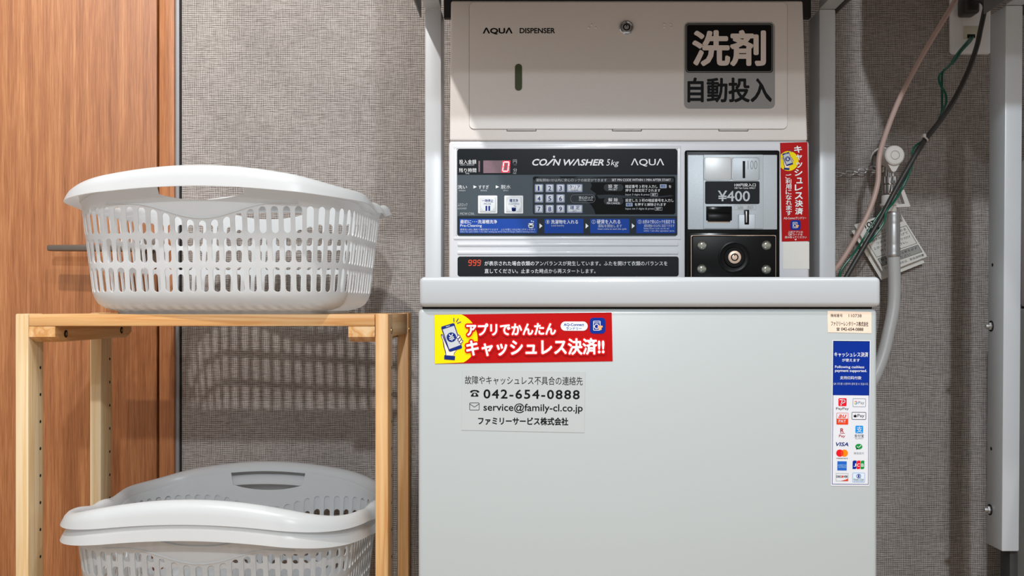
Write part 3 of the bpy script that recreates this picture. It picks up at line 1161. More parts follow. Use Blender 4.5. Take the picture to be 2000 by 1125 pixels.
s.frame(1278.8, 404.4, 1293.2, 411.2, 0.5, Pn, 5, 1)
T('SET', 1281.5, 406, 1290.6, 409.6, W_, 0, 5)
panel = s.build('control_panel', console)
panel['label'] = 'dark slate control panel with white printed instructions'


def seven_seg(sh, ch, x0, y0, x1, y1, w_, m, lay, slant=2.0, gap=0.5):
    segs = {'0': 'abcdef', '9': 'abcdfg'}[ch]
    mid = (y0 + y1) / 2
    sl = lambda x, y: (x + slant * (y1 - y) / (y1 - y0), y)
    L = {'a': ((x0, y0), (x1, y0)), 'b': ((x1, y0), (x1, mid)), 'c': ((x1, mid), (x1, y1)), 'd': ((x0, y1), (x1, y1)),
         'e': ((x0, mid), (x0, y1)), 'f': ((x0, y0), (x0, mid)), 'g': ((x0, mid), (x1, mid))}
    for k in segs:
        (ax, ay), (bx2, by2) = L[k]
        if ax == bx2:
            ay += gap; by2 -= gap
        else:
            ax += gap; bx2 -= gap
        sh.line([sl(ax, ay), sl(bx2, by2)], w_, m, lay)


s = Sheet((0, CF - 0.0003, 0))
s.rect(944, 313.5, 996.5, 338, LED_OFF, 1, 0)
s.rect(934.5, 314, 937.4, 336, LED_OFF, 1, 1)
seven_seg(s, '0', 981.5, 316.5, 991.8, 334.5, 4.6, LED_RED, 2, 2.4, -0.8)
seven_seg(s, '0', 981.5, 316.5, 991.8, 334.5, 1.9, LED_CORE, 3, 2.4, 0.8)
o = s.build('display', console)
o['label'] = 'lit red zero digit display'

# push buttons
KD = CF - 0.0026


def key(name, x0, y0, x1, y1, draw, rim=KEY_BLUE, cap=KEY_TOP, inset=2.0):
    q = MB()
    A = P(x0, y1, CF); B = P(x1, y0, CF)
    q.box(A.x, B.x, CF - 0.0016, CF + 0.0005, A.z, B.z, rim, 0.0012, 3)
    k_ = inset * CF / FPX
    q.box(A.x + k_, B.x - k_, CF - 0.0025, CF, A.z + k_, B.z - k_, cap, 0.0009, 3)
    sh = Sheet((0, CF - 0.0025, 0))
    sh.mb = q
    draw(sh)
    return q.build(name, console)


cols_ = ((1044.3, 1061.2), (1065.4, 1082), (1086.3, 1103.3))
rows_ = ((359.6, 375.8), (379.5, 396.2), (400, 416.4))
for r_ in range(3):
    for c_ in range(3):
        (x0, x1), (y0, y1) = cols_[c_], rows_[r_]
        d_ = str(r_ * 3 + c_ + 1)
        mx, my = (x0 + x1) / 2, (y0 + y1) / 2
        wd = 1.5 if d_ == '1' else 2.9
        key('number_key', x0, y0, x1, y1, lambda sh: sh.text(d_, mx - wd - (0.8 if d_ == '1' else 0), my - 4.6, mx + wd - (0.8 if d_ == '1' else 0), my + 4.6, NAVY_INK, 0.02, 1))
key('clear_key', 1107, 359.6, 1137.9, 375.8, lambda sh: (sh.text('クリア', 1112, 361.8, 1133.2, 368.4, NAVY_INK, 0.02, 1), sh.text('CLEAR', 1115.2, 370, 1129.4, 373, NAVY_INK, 0, 1)))
key('set_key', 1107, 400, 1137.9, 416.4, lambda sh: (sh.text('確 定', 1113.5, 401.6, 1132, 409.2, NAVY_INK, 0.015, 1), sh.text('SET', 1118.5, 410.8, 1126.4, 413.6, NAVY_INK, 0, 1)))


def pause(sh):
    sh.ell(952.7, 399.6, 14, SILVER_LIGHT, 1)
    sh.text('一時停止', 941.7, 389, 963.4, 395.2, NAVY_INK, 0.02, 2)
    sh.text('PAUSE', 944.9, 396.6, 959, 399.6, NAVY_INK, 0, 2)
    sh.rect(948.2, 402, 951.7, 411.9, NAVY_INK, 2)
    sh.rect(953.8, 402, 957.3, 411.9, NAVY_INK, 2)


def clean(sh):
    sh.ell(1003.4, 399.6, 14, SILVER_LIGHT, 1)
    sh.text('槽洗浄', 995, 388.4, 1012, 395.2, NAVY_INK, 0.02, 2)
    sh.text('CLEANING', 993.5, 396.6, 1014.4, 399.6, NAVY_INK, 0, 2)
    tub(sh, 1003.6, 408.6, 0.8, NAVY_INK, 2)


key('pause_button', 933.7, 382, 971.6, 417.4, pause, WHITE_INK, KEY_TOP, 3.0)
key('cleaning_button', 985, 382, 1021.9, 417.4, clean, WHITE_INK, KEY_TOP, 3.0)

# 999 notice
s = Sheet((0, CF - 0.0002, 0))
s.rect(893.6, 501, 1325.6, 540, LABEL_DARK, 1, 5, thick=True)
for k in range(3):
    seven_seg(s, '9', 914.8 + k * 8.7, 508.2, 920.2 + k * 8.7, 518.4, 1.5, LABEL_ORANGE, 2, 1.2, 0.6)
s.text('が表示された場合衣類のアンバランスが発生しています。ふたを開けて衣類のバランスを', 946.4, 510.0, 1303.6, 519, WHITE_INK, 0.002, 2)
s.text('直してください。止まった時点から再スタートします。', 946.4, 525, 1163, 533.8, WHITE_INK, 0.002, 2)
o = s.build('notice_label', console)
o['label'] = 'charcoal strip with white Japanese lines and red 999'

# coin unit
m_ = MB()


def bx(mb, x0, y0, x1, y1, d0, d1, m, r=0.0, seg=2):
    A = P(x0, y1, CF); B = P(x1, y0, CF)
    mb.box(A.x, B.x, CF - d0, CF + d1, A.z, B.z, m, r, seg)


bx(m_, 1337, 294, 1522, 545, 0.0045, 0.002, BLACK, 0.003, 3)
unit = m_.build('coin_unit', console)
m_ = MB()
bx(m_, 1342, 303.5, 1516, 449, 0.0062, 0.0, SILVER, 0.0012)
bx(m_, 1372, 303.2, 1489, 448, 0.0078, 0.0, SILVER, 0.0016)
bx(m_, 1375, 308, 1428, 352, 0.0084, 0.0, SILVER_LIGHT, 0.0005)
bx(m_, 1429, 308, 1482.5, 352, 0.0081, 0.0, SILVER, 0.0005)
m_.build('coin_plate', unit)
s = Sheet((0, CF - 0.0084, 0))
s.frame(1374.5, 307.5, 1428.4, 352.4, 0.7, GREY_SHEET, 1, 5)
s.frame(1428.8, 307.5, 1483, 352.4, 0.7, GREY_SHEET, 1, 5)
s.rect(1450.6, 314.5, 1455.4, 348, BLACK, 1, 0.8)
s.text('100', 1460.5, 313.5, 1479, 330.5, GREY_SHEET, -0.012, 1)
s.build('coin_slot', unit)
s = Sheet((0, CF - 0.0080, 0))
s.rect(1377, 354, 1483.5, 398.5, LABEL_DARK, 1, 3, thick=True)
s.rect(1432.5, 356.5, 1478, 370.5, BLACK_INK, 2, 0)
s.text('100円投入口', 1434.4, 358, 1476, 364.4, WHITE_INK, 0.014, 3)
s.text('100 Yen Coins ONLY', 1434.6, 365.6, 1475.6, 369, WHITE_INK, 0.004, 3)
s.text('¥400', 1402, 372.3, 1464.6, 393.4, PALE_INK, 0.012, 2)
o = s.build('price_label', unit)
o['label'] = 'dark price label reading ¥400'
m_ = MB()
bx(m_, 1377, 404, 1427.5, 432, 0.0086, 0.0, BLACK, 0.001)
bx(m_, 1380, 430, 1424, 436, 0.0086, 0.0, KEY_FACE_HIGHLIGHT, 0.0008)
bx(m_, 1379, 405.5, 1425, 418, 0.0096, 0.0, BLACK_GLOSS, 0.001)
bx(m_, 1380, 419.5, 1424, 434, 0.0105, 0.0, BLACK, 0.0012)
m_.build('coin_return', unit)
m_ = MB()
bx(m_, 1439, 419, 1473, 449, 0.0100, 0.0, SILVER, 0.002, 3)
bx(m_, 1450.8, 411, 1460.2, 440, 0.0104, 0.0, BLACK, 0.0008)
bx(m_, 1453.2, 414, 1455.6, 436, 0.0122, 0.0, ZINC, 0.0004)
m_.build('return_lever', unit)
s = Sheet((0, CF - 0.0079, 0))
s.frame(1433.6, 400, 1477, 410, 0.5, GREY_SHEET, 1, 2)
s.text('返却', 1440, 402, 1470.8, 408.4, GREY_SHEET, -0.004, 1, space=1.8)
s.build('return_mark', unit)
m_ = MB()
bx(m_, 1344, 455, 1519, 545, 0.0052, 0.0, BLACK_GLOSS, 0.001)
bx(m_, 1347, 458.5, 1515, 545, 0.0060, 0.0, KEY_FACE_HIGHLIGHT, 0.0026, 3)  # thin pinkish rim: highlight along the plate edge, put into the colour
bx(m_, 1349, 460.5, 1513.2, 545, 0.0070, 0.0, BLACK, 0.0024, 3)
lockp = m_.build('lock_plate', unit)
m_ = MB()
c0 = P(1432, 503, CF)
m_.lathe((c0.x, CF - 0.0068, c0.z), (0, -1, 0), [(0.0225, 0), (0.0222, 0.0012), (0.0205, 0.0016), (0.019, 0.0008), (0.0150, 0.0008), (0.0138, 0.0022), (0.0092, 0.0022)], BLACK, 40)
m_.lathe((c0.x, CF - 0.0070, c0.z), (0, -1, 0), [(0.0090, 0), (0.0090, 0.0030), (0.0084, 0.0034)], KEY_FACE_HIGHLIGHT, 32)
m_.torus((c0.x, CF - 0.0105, c0.z), (0, -1, 0), 0.0046, 0.0008, BLACK, 24, 8)
m_.box(c0.x - 0.0006, c0.x + 0.0006, CF - 0.0112, CF - 0.009, c0.z + 0.002, c0.z + 0.0055, BLACK)
m_.build('lock', lockp)
for px, py in ((1369.5, 480), (1494.5, 480), (1369, 526), (1494, 527)):
    q = MB()
    c = P(px, py, CF)
    q.lathe((c.x, CF - 0.0068, c.z), (0, -1, 0), [(0.0070, 0), (0.0069, 0.0008), (0.006, 0.0022), (0.004, 0.0032), (0.0015, 0.0036)], RIVET, 20)
    q.build('rivet', lockp)


# ---- phone-in-hand drawing shared by two stickers
def phone_hand(sh, X, lay):
    """X maps drawing coordinates to pixels"""
    poly = lambda pts, m, l: sh.poly([X(*p) for p in pts], m, l)
    k = abs(X(1, 0)[0] - X(0, 0)[0])
    poly([(268, 880), (285, 870), (270, 800), (245, 720), (232, 620), (195, 520), (205, 490), (235, 500), (350, 800), (500, 770), (450, 840), (440, 885)], NAVY_INK, lay)
    poly([(298, 880), (292, 820), (268, 740), (250, 640), (210, 525), (222, 508), (250, 590), (350, 810), (480, 790), (440, 835), (432, 885)], SKIN_INK, lay + 1)
    poly([(262, 880), (460, 895), (452, 970), (258, 955)], NAVY_INK, lay + 2)
    poly([(205, 385), (210, 355), (420, 292), (445, 295), (588, 735), (575, 755), (370, 818), (345, 805)], NAVY_INK, lay + 2)
    poly([(232, 408), (440, 340), (562, 690), (352, 768)], PALE_INK, lay + 3)
    sh.line([X(295, 358), X(360, 340)], 12 * k, PALE_INK, lay + 3)
    cx, cy = X(392, 550)
    sh.ell(cx, cy, 88 * k, NAVY_INK, lay + 4, n=28)
    for a_, b2_ in (((352, 500), (392, 545)), ((412, 490), (392, 545)), ((392, 545), (402, 608)), ((352, 560), (432, 545)), ((360, 590), (440, 574))):
        sh.line([X(*a_), X(*b2_)], 15 * k, WHITE_INK, lay + 5)
    for (x_, y_) in ((520, 545), (545, 592), (570, 632)):
        a_ = X(x_ - 18, y_ + 22); b2_ = X(x_ + 14, y_ - 22)
        sh.line([a_, b2_], 52 * k, NAVY_INK, lay + 4)
    for (x_, y_) in ((520, 545), (545, 592), (570, 632)):
        a_ = X(x_ - 14, y_ + 16); b2_ = X(x_ + 10, y_ - 16)
        sh.line([a_, b2_], 30 * k, SKIN_INK, lay + 5)
    for a_, b2_ in (((435, 200), (437, 265)), ((517, 208), (484, 268)), ((565, 268), (500, 295))):
        sh.line([X(*a_), X(*b2_)], 15 * k, NAVY_INK, lay + 3)


def washer_icon(sh, x0, y0, x1, y1, lay):
    w_ = x1 - x0; hh = y1 - y0
    sh.rect(x0, y0, x1, y1, DEEP_BLUE, lay, w_ * 0.22)
    sh.frame(x0 + w_ * .22, y0 + hh * .2, x0 + w_ * .68, y0 + hh * .8, w_ * .035, WHITE_INK, lay + 1, w_ * .05)
    sh.ring(x0 + w_ * .44, y0 + hh * .55, w_ * .16, w_ * .04, WHITE_INK, lay + 1, n=20)
    sh.line([(x0 + w_ * .26, y0 + hh * .32), (x0 + w_ * .64, y0 + hh * .32)], w_ * .03, WHITE_INK, lay + 1)
    X, Y = x0 + w_ * .66, y0 + hh * .62
    q = w_ * .15
    sh.poly([(X - q, Y - q * .8), (X + q, Y - q * .8), (X + q * 1.1, Y - q * .1), (X + q * .6, Y), (X + q * .6, Y + q), (X - q * .6, Y + q), (X - q * .6, Y), (X - q * 1.1, Y - q * .1)], mat('orange_ink', (240, 170, 110), 0.5), lay + 2)


# cashless strip on the console, right of the coin unit
s = Sheet((0, CF - 0.0002, 0))
s.poly([(1523.5, 279), (1577, 277.5), (1580.5, 471), (1527, 472)], RED_INK, 1, thick=True)
pts = [(1524.3, 300)]
for k in range(21):
    a_ = math.radians(-140 + 280 * k / 20)
    pts.append((1540 + 19.5 * math.cos(a_), 314.4 + 19.5 * math.sin(a_)))
pts = [p for p in pts if p[0] > 1524.4] + [(1524.6, 328)]
s.poly(pts, YELLOW_INK, 2)
phone_hand(s, lambda x, y: (1527 + (x - 190) * 0.055, 297 + (y - 290) * 0.052), 3)
chs = 'キャッシュレス決済'
for k, ch in enumerate(chs):
    y0 = 285 + k * 15.1
    sm = 1.0 if ch not in 'ャッュ' else 0.72
    x0 = 1550.5 + k * 0.25
    s.text(ch, x0 + (1 - sm) * 12, y0 + (1 - sm) * 6, x0 + 15.5, y0 + 13.6 * (0.9 if ch in 'レ' else 1) - (1 - sm) * 2, WHITE_INK, 0.035, 10)
for k, ch in enumerate('ご利用になれます'):
    y0 = 340 + k * 10.2
    s.text(ch, 1533.5 + k * 0.2, y0, 1545 + k * 0.2, y0 + 9.4, WHITE_INK, 0.02, 10)
s.text('AQ-Connectランドリー', 1530.5, 423.8, 1574.3, 428.9, WHITE_INK, 0.01, 10)
washer_icon(s, 1543.5, 430, 1563.5, 449.4, 8)
s.text('上記アプリの', 1538.5, 451, 1567.6, 455.6, WHITE_INK, 0.004, 10)
s.text('QRコードを', 1539.3, 456.2, 1567, 460.6, WHITE_INK, 0.004, 10)
s.text('読み取ってください', 1532.5, 461.2, 1575, 465.6, WHITE_INK, 0.004, 10)
s.poly([(1551, 467), (1556, 467), (1553.5, 470)], WHITE_INK, 10)
o = s.build('cashless_strip', console)
o['label'] = 'upright red sticker with white Japanese lettering'
s = Sheet((0, CF - 0.0002, 0))
s.rect(1529.2, 472.6, 1580.5, 525.4, PAPER, 1, 0, thick=True)
o = s.build('white_sticker', console)
o['label'] = 'small square white sticker'

# stickers on the front of the body
WS = WF - 0.0002
s = Sheet((0, WS, 0))
r_ = math.radians(-0.74)
yl = lambda x, y: (x, y)
banner = [(848, 614.8), (1194.7, 610.2), (1196.6, 705.6), (849.2, 710.6)]
s.poly(banner, RED_INK, 1, thick=True)
arc = []
for k in range(25):
    a_ = math.radians(-67 + 129 * k / 24)
    arc.append((881 + 52 * math.cos(a_), 662 + 52 * math.sin(a_)))
s.poly([(848.3, 615)] + [(x, min(max(y, 614.3), 709.8)) for x, y in arc] + [(849.4, 710.4)], YELLOW_INK, 2)
phone_hand(s, lambda x, y: (840 + x / 9.378, 600 + y / 9.378), 3)
s.text('アプリでかんたん', 911, 630.6, 1085.9, 655, WHITE_INK, 0.042, 11, r_, outline=(RED_OUT, 0.14))
s.text('キャッシュレス決済!!', 910.4, 661.4, 1180.5, 694.5, WHITE_INK, 0.042, 11, r_, outline=(RED_OUT, 0.12))
s.rect(1095, 628, 1147.8, 645.9, mat('ice_blue_ink', (222, 234, 242), 0.4), 4, 8.9)
s.text('AQ-Connect', 1101, 631.2, 1140.7, 637.6, DEEP_BLUE, 0.02, 5)
s.text('ランドリー', 1105.8, 638.9, 1136, 644.4, DEEP_BLUE, 0.02, 5)
washer_icon(s, 1151.8, 620.5, 1182.5, 651.6, 4)
o = s.build('cashless_banner', washer)
o['label'] = 'red and yellow banner sticker with phone drawing'


def telephone(sh, x0, y0, x1, y1, m, lay):
    w_, hh = x1 - x0, y1 - y0
    X = lambda a_, b2_: (x0 + a_ * w_, y0 + b2_ * hh)
    sh.poly([X(0, .38), X(.02, .2), X(.2, .04), X(.5, 0), X(.8, .04), X(.98, .2), X(1, .38), X(.76, .42), X(.72, .24), X(.5, .2), X(.28, .24), X(.24, .42)], m, lay)
    sh.poly([X(.32, .42), X(.68, .42), X(.9, .82), X(.9, 1), X(.1, 1), X(.1, .82)], m, lay)
    cx, cy = X(.5, .7)
    sh.ell(cx, cy, w_ * .13, CLEAR_SHEET, lay + 1, n=16)


s = Sheet((0, WS, 0))
s.poly([(903, 722), (1143, 726), (1141, 845), (901, 840)], CLEAR_SHEET, 1, thick=True)
r_ = math.radians(0.5)
s.text('故障やキャッシュレス不具合の連絡先', 908, 735, 1138, 751.6, BLACK_INK, 0.002, 2, r_)
telephone(s, 918, 761.5, 936.2, 774.6, BLACK_INK, 2)
s.text('042-654-0888', 944.3, 761, 1132.2, 779.2, BLACK_INK, 0.022, 2, r_, space=1.18)
s.frame(916.8, 786.3, 936.4, 801.4, 1.0, BLACK_INK, 2, 2)
s.line([(917.5, 789), (926.6, 795), (935.6, 789)], 1.0, BLACK_INK, 2)
s.text('service@family-cl.co.jp', 944.3, 788, 1138, 807.5, BLACK_INK, 0.012, 2, r_)
s.text('ファミリーサービス株式会社', 933.7, 814.8, 1110, 830.4, BLACK_INK, 0.034, 2, r_)
o = s.build('contact_sticker', washer)
o['label'] = 'clear film sticker with black telephone number and address lines'

s = Sheet((0, WS, 0))
s.poly([(1616, 607.4), (1702, 609.4), (1702, 651), (1617, 649)], TAN_SHEET, 1, thick=True)
r_ = math.radians(1.0)
s.text('機械番号', 1622, 613, 1645.4, 619.4, BLACK_INK, 0, 2, r_)
s.text('110738', 1657.4, 613.6, 1682.6, 619.6, BLACK_INK, 0, 2, r_)
s.text('ファミリーレンタリース株式会社', 1623, 627.6, 1696, 637, BLACK_INK, 0.02, 2, r_)
telephone(s, 1633.6, 640, 1640, 645.6, BLACK_INK, 2)
s.text('042-654-0888', 1642.6, 639.8, 1686, 646, BLACK_INK, 0.012, 2, r_)
o = s.build('serial_label', washer)
o['label'] = 'pale tan label with machine number'

s = Sheet((0, WS, 0))
s.rot = (math.radians(0.5), 1661, 806)
s.rect(1624.4, 664.8, 1699, 949, mat('white_sticker_sheet', (214, 218, 226), 0.4), 1, 0, thick=True)
s.frame(1626, 666, 1697.4, 946, 0.9, NAVY_INK, 2)
s.rect(1626, 666, 1697.4, 772, DEEP_BLUE, 2)
s.text('キャッシュレス決済', 1628.4, 687.6, 1694.4, 697, WHITE_INK, 0.012, 3)
s.text('が使えます', 1643.6, 700.3, 1678, 706.6, WHITE_INK, 0.006, 3)
s.text('Following cashless', 1630, 714.2, 1687, 720.6, WHITE_INK, 0.004, 3)
s.text('payment supported.', 1630, 721.2, 1692, 728, WHITE_INK, 0.004, 3)
s.text('支持扫码付款', 1640, 734.6, 1681.6, 741, WHITE_INK, 0, 3)
s.text('QR 코드를 스캔하여 결제 할 수 있습니다.', 1627.4, 747.4, 1695.4, 752.2, PALE_INK, 0, 3)
RED2 = mat('logo_red', (220, 20, 40), 0.4, spec=0.15)
ORA = mat('logo_orange', (240, 130, 10), 0.4, spec=0.15)
ORR = mat('logo_orange_red', (222, 62, 24), 0.4, spec=0.15)
GRN = mat('logo_green', (20, 140, 60), 0.4, spec=0.15)
SKY = mat('logo_sky_blue', (20, 140, 220), 0.4, spec=0.15)
CRI = mat('logo_crimson', (170, 14, 36), 0.4, spec=0.15)
WH = mat('white_sticker_sheet', (214, 218, 226))
s.rect(1637.2, 777.8, 1653.2, 793.3, RED2, 2, 2)
s.line([(1640, 780.8), (1647, 780.6), (1650, 782.4), (1649.6, 785.4), (1646, 787.4), (1642, 788)], 1.7, WH, 3)
s.line([(1644.8, 781), (1642, 791.8)], 1.5, WH, 3)
s.text('PayPay', 1632.8, 795.8, 1657.5, 801.8, BLACK_INK, 0.004, 2)
s.frame(1665.2, 778, 1690.8, 794.7, 0.8, GREY_INK, 2, 2)
for a0, a1, cc in ((-150, -40, RED2), (-215, -150, YELLOW_INK), (45, 145, GRN), (0, 45, SKY)):
    s.ring(1671.4, 786.3, 3.3, 1.2, cc, 2, a0, a1, 10)
s.rect(1671.4, 785.7, 1674.6, 786.9, SKY, 2)
s.text('Pay', 1676.2, 783.4, 1687.8, 790.6, GREY_INK, 0.004, 2)
s.rect(1633.7, 806.3, 1656.6, 829.4, ORR, 2, 1.5)
s.rect(1634.5, 807.1, 1655.8, 817.8, WH, 3, 0.8)
s.text('au', 1637.2, 809.6, 1653.2, 816.4, ORR, 0.03, 4, shear=0.3)
s.text('PAY', 1638, 819.5, 1652.2, 826, WH, 0.004, 4)
s.frame(1663.4, 804.5, 1691.5, 819.6, 0.9, BLACK_INK, 2, 2)
s.ell(1669.4, 812.6, 2.3, BLACK_INK, 2, n=14)
s.ell(1670.8, 812.6, 2.3, BLACK_INK, 3, n=14)
s.poly([(1670.2, 810), (1671.6, 808), (1671.4, 809.6)], BLACK_INK, 2)
s.text('Pay', 1674.6, 808.6, 1688, 816.2, BLACK_INK, 0.004, 2)
s.text('R', 1641.5, 836.6, 1648.3, 845, CRI, 0.03, 2)
s.line([(1641, 846.8), (1650, 846.4)], 1.0, CRI, 2)
s.text('Pay', 1638.8, 849, 1651, 855.6, CRI, 0.012, 2)
s.rect(1670.9, 831.2, 1686, 846, SKY, 2, 2)
s.text('支', 1673, 832.6, 1684.2, 844.4, WH, 0.004, 3)
s.text('支付宝', 1669, 848, 1687.4, 854.3, BLACK_INK, 0.008, 2)
s.text('ALIPAY', 1670.5, 855.4, 1686.5, 857.5, BLACK_INK, 0, 2, space=1.3)
s.text('VISA', 1633, 863.9, 1657.5, 871.6, NAVY_INK, 0.03, 2, shear=0.25)
s.ell(1640.8, 885.1, 7.1, RED2, 2)
s.ell(1649.7, 885.1, 7.1, ORA, 2)
s.ell(1645.2, 885.1, 2.8, ORR, 3, ry=5.6)
s.text('mastercard', 1634.4, 893.6, 1656, 896.4, BLACK_INK, 0.01, 2)
s.ell(1677.9, 872, 6.9, GRN, 2, ry=5.4)
s.poly([(1672.6, 874), (1673, 878.6), (1677, 876)], GRN, 2)
s.line([(1674.6, 872), (1677, 874), (1682, 869.6)], 1.4, WH, 3)
s.text('微信支付', 1668.2, 882.8, 1687.8, 887.4, GREY_INK, 0, 2)
s.rect(1636.2, 901, 1654.5, 919, mat('logo_blue', (0, 92, 190), 0.4), 2)
s.text('AMERICAN', 1637, 907.2, 1653.8, 910, mat('pale_blue_ink', (150, 196, 236), 0.4), 0, 3)
s.text('EXPRESS', 1638.6, 911, 1653.8, 913.8, MATS['pale_blue_ink'], 0, 3)
for x0, x1, cc in ((1666, 1673.6, DEEP_BLUE), (1674, 1681.2, RED2), (1681.6, 1688.8, GRN)):
    s.poly([(x0 + 2, 899.3), (x1, 899.3), (x1, 914), (x1 - 2, 916), (x0, 916), (x0, 901.3)], cc, 2)
for ch, x0 in (('J', 1668), ('C', 1674.8), ('B', 1682.6)):
    s.text(ch, x0, 905, x0 + 5.2, 911.4, WH, 0.02, 3)
s.frame(1633.7, 924.6, 1657.7, 940, 0.5, GREY_INK, 2)
s.text('DISCOVER', 1634.6, 928.8, 1656.8, 933, BLACK_INK, 0.03, 2)
s.ell(1646.4, 930.9, 2.0, ORR, 3, n=14)
s.poly([(1657.2, 934.4), (1657.2, 939.4), (1643, 939.4), (1652, 937)], ORR, 2)
s.rect(1666, 923.2, 1690, 941.5, mat('pale_blue_grey_ink', (206, 222, 238), 0.4), 2, 1.5)
s.frame(1666, 923.2, 1690, 941.5, 0.5, SKY, 3, 1.5)
s.ell(1678, 929.6, 4.4, WH, 3, n=20)
s.ring(1678, 929.6, 4.4, 1.0, DEEP_BLUE, 4, n=20)
s.rect(1676.6, 927, 1679.4, 932.2, DEEP_BLUE, 4)
s.text('Diners Club', 1668, 934.4, 1688.2, 937.6, BLACK_INK, 0.004, 3)
s.text('INTERNATIONAL', 1668.6, 938.4, 1687.8, 940, BLACK_INK, 0, 3)
o = s.build('payment_sticker', washer)
o['label'] = 'tall blue and white sticker of payment logos'

# ------------------------------------------------------------------ detergent dispenser
dz0, dz1 = EYE + 0.2385, EYE + 0.442
dd0, dd1 = 1.4100, 1.4350
dx0, dx1 = -0.1102, 0.3972
disp = thing('detergent_dispenser', ((dx0 + dx1) / 2, 1.5, dz0), 'off-white detergent dispenser box mounted above the coin washer console', 'dispenser')
m_ = MB()
m_.box(dx0, dx1, dd0, 1.60, dz0 - 0.0026, dz1, POWDER, 0.003, 3, taper=lambda v: Vector((v.x, v.y + ((dd1 - dd0) if (v.z > dz1 - 0.05 and v.y < 1.5) else 0), v.z)))
m_.build('housing', disp)
NV = Vector((0, -(dz1 - dz0), (dd1 - dd0))).normalized()


def on_disp(lift=0.0):
    return Sheet(Vector((0, dd0, dz0)) + NV * lift, NV)


def disp_pt(px, py, lift=0.0):
    return on_disp(lift).pt(px, py, 0)


s = on_disp(0.0002)
s.step = 0.0012
s.rect(917, 5.5, 1537, 252, POWDER, 1, 9, thick=True)
o = s.build('door', disp)
LIFT = 0.0016
s = on_disp(0.0003)
s.frame(916.2, 4.8, 1537.8, 252.8, 0.8, mat('grey_seam', (150, 144, 139), 0.7), 1, 9.5)
for x0, x1 in ((990, 1047), (1196, 1253), (1404, 1461)):
    s.line([(x0, 252.4), (x0, 255.6), (x1, 255.6), (x1, 252.4)], 1.0, SEAM, 2)
s.build('hinge_cutout', disp)
s = on_disp(LIFT)
s.text('\u039bQU\u039b', 943, 54, 1001, 67.6, BLACK_INK, 0.034, 1)
s.text('DISPENSER', 1015, 54.6, 1084, 65.2, BLACK_INK, 0.024, 1)
s.build('name_lettering', disp)
s = on_disp(LIFT)
s.rect(1006, 125, 1019.4, 177, OLIVE, 1, 6.6)
s.frame(1005.4, 124.4, 1020, 177.6, 0.8, GREY_SHEET, 1, 7)
s.build('sight_window', disp)
s = on_disp(LIFT)
s.rect(1336, 43, 1513.5, 212.3, GREY_SHEET, 1, 10, thick=True)
s.rect(1339, 46, 1509.6, 142, BLACK_INK, 2, 6)
s.frame(1340.6, 47.6, 1508, 140.4, 0.9, GREY_SHEET, 3, 5)
s.text('洗剤', 1351.6, 58.6, 1496, 129.6, CREAM_INK, 0.034, 3)
s.text('自動投入', 1342.5, 151.5, 1507.5, 200.4, BLACK_INK, 0.03, 2)
o = s.build('detergent_sticker', disp)
o['label'] = 'grey and black sticker with large Japanese characters'
m_ = MB()
c = disp_pt(1223.5, 54, LIFT)
m_.lathe(c, NV, [(0.0107, -0.001), (0.0107, 0.0012), (0.0096, 0.0026), (0.0078, 0.0030), (0.0070, 0.0022)], CHROME, 40)
m_.lathe(c, NV, [(0.0066, 0), (0.0066, 0.0024)], ZINC, 28)
m_.torus(c + NV * 0.0026, NV, 0.0045, 0.0009, BLACK, 28, 8)
m_.box(c.x - 0.0006, c.x + 0.0006, c.y - 0.0035, c.y - 0.001, c.z + 0.001, c.z + 0.0058, BLACK)
m_.build('lock', disp)
for pts_ in (((1150, 54), (1163.5, 54), (1155.5, 48.5)), ((1297.5, 53), (1311, 53.5), (1297.5, 47.5), (1310, 47.5))):
    q = MB()
    for px, py in pts_:
        q.sphere(disp_pt(px, py, LIFT), 0.0017, POWDER, (1, 0.45, 1), 12)
    q.build('tactile_dots', disp)

# ------------------------------------------------------------------ wall outlet, plug, cords
out = thing('wall_outlet', P(1892, 40, WALL), 'white wall outlet plate with cream earth terminal, above the tap', 'outlet')
m_ = MB()
A, B = P(1852, 108, WALL), P(1932, -24, WALL)
m_.box(A.x, B.x, WALL - 0.010, WALL + 0.001, A.z, B.z, OUTLET, 0.006, 4)
m_.build('plate', out)
m_ = MB()
A, B = P(1881, 77, WALL - 0.01), P(1915, -20, WALL - 0.01)
m_.box(A.x, B.x, WALL - 0.0116, WALL - 0.006, A.z, B.z, OUTLET, 0.001)
m_.build('socket', out)
m_ = MB()
A, B = P(1882, 76, WALL - 0.012), P(1912, 51, WALL - 0.012)
m_.box(A.x, B.x, WALL - 0.0130, WALL - 0.009, A.z, B.z, CREAM, 0.0008)
A, B = P(1889, 74, WALL - 0.013), P(1904.5, 67, WALL - 0.013)
m_.box(A.x, B.x, WALL - 0.0134, WALL - 0.010, A.z, B.z, SEAM)
m_.build('earth_terminal', out)

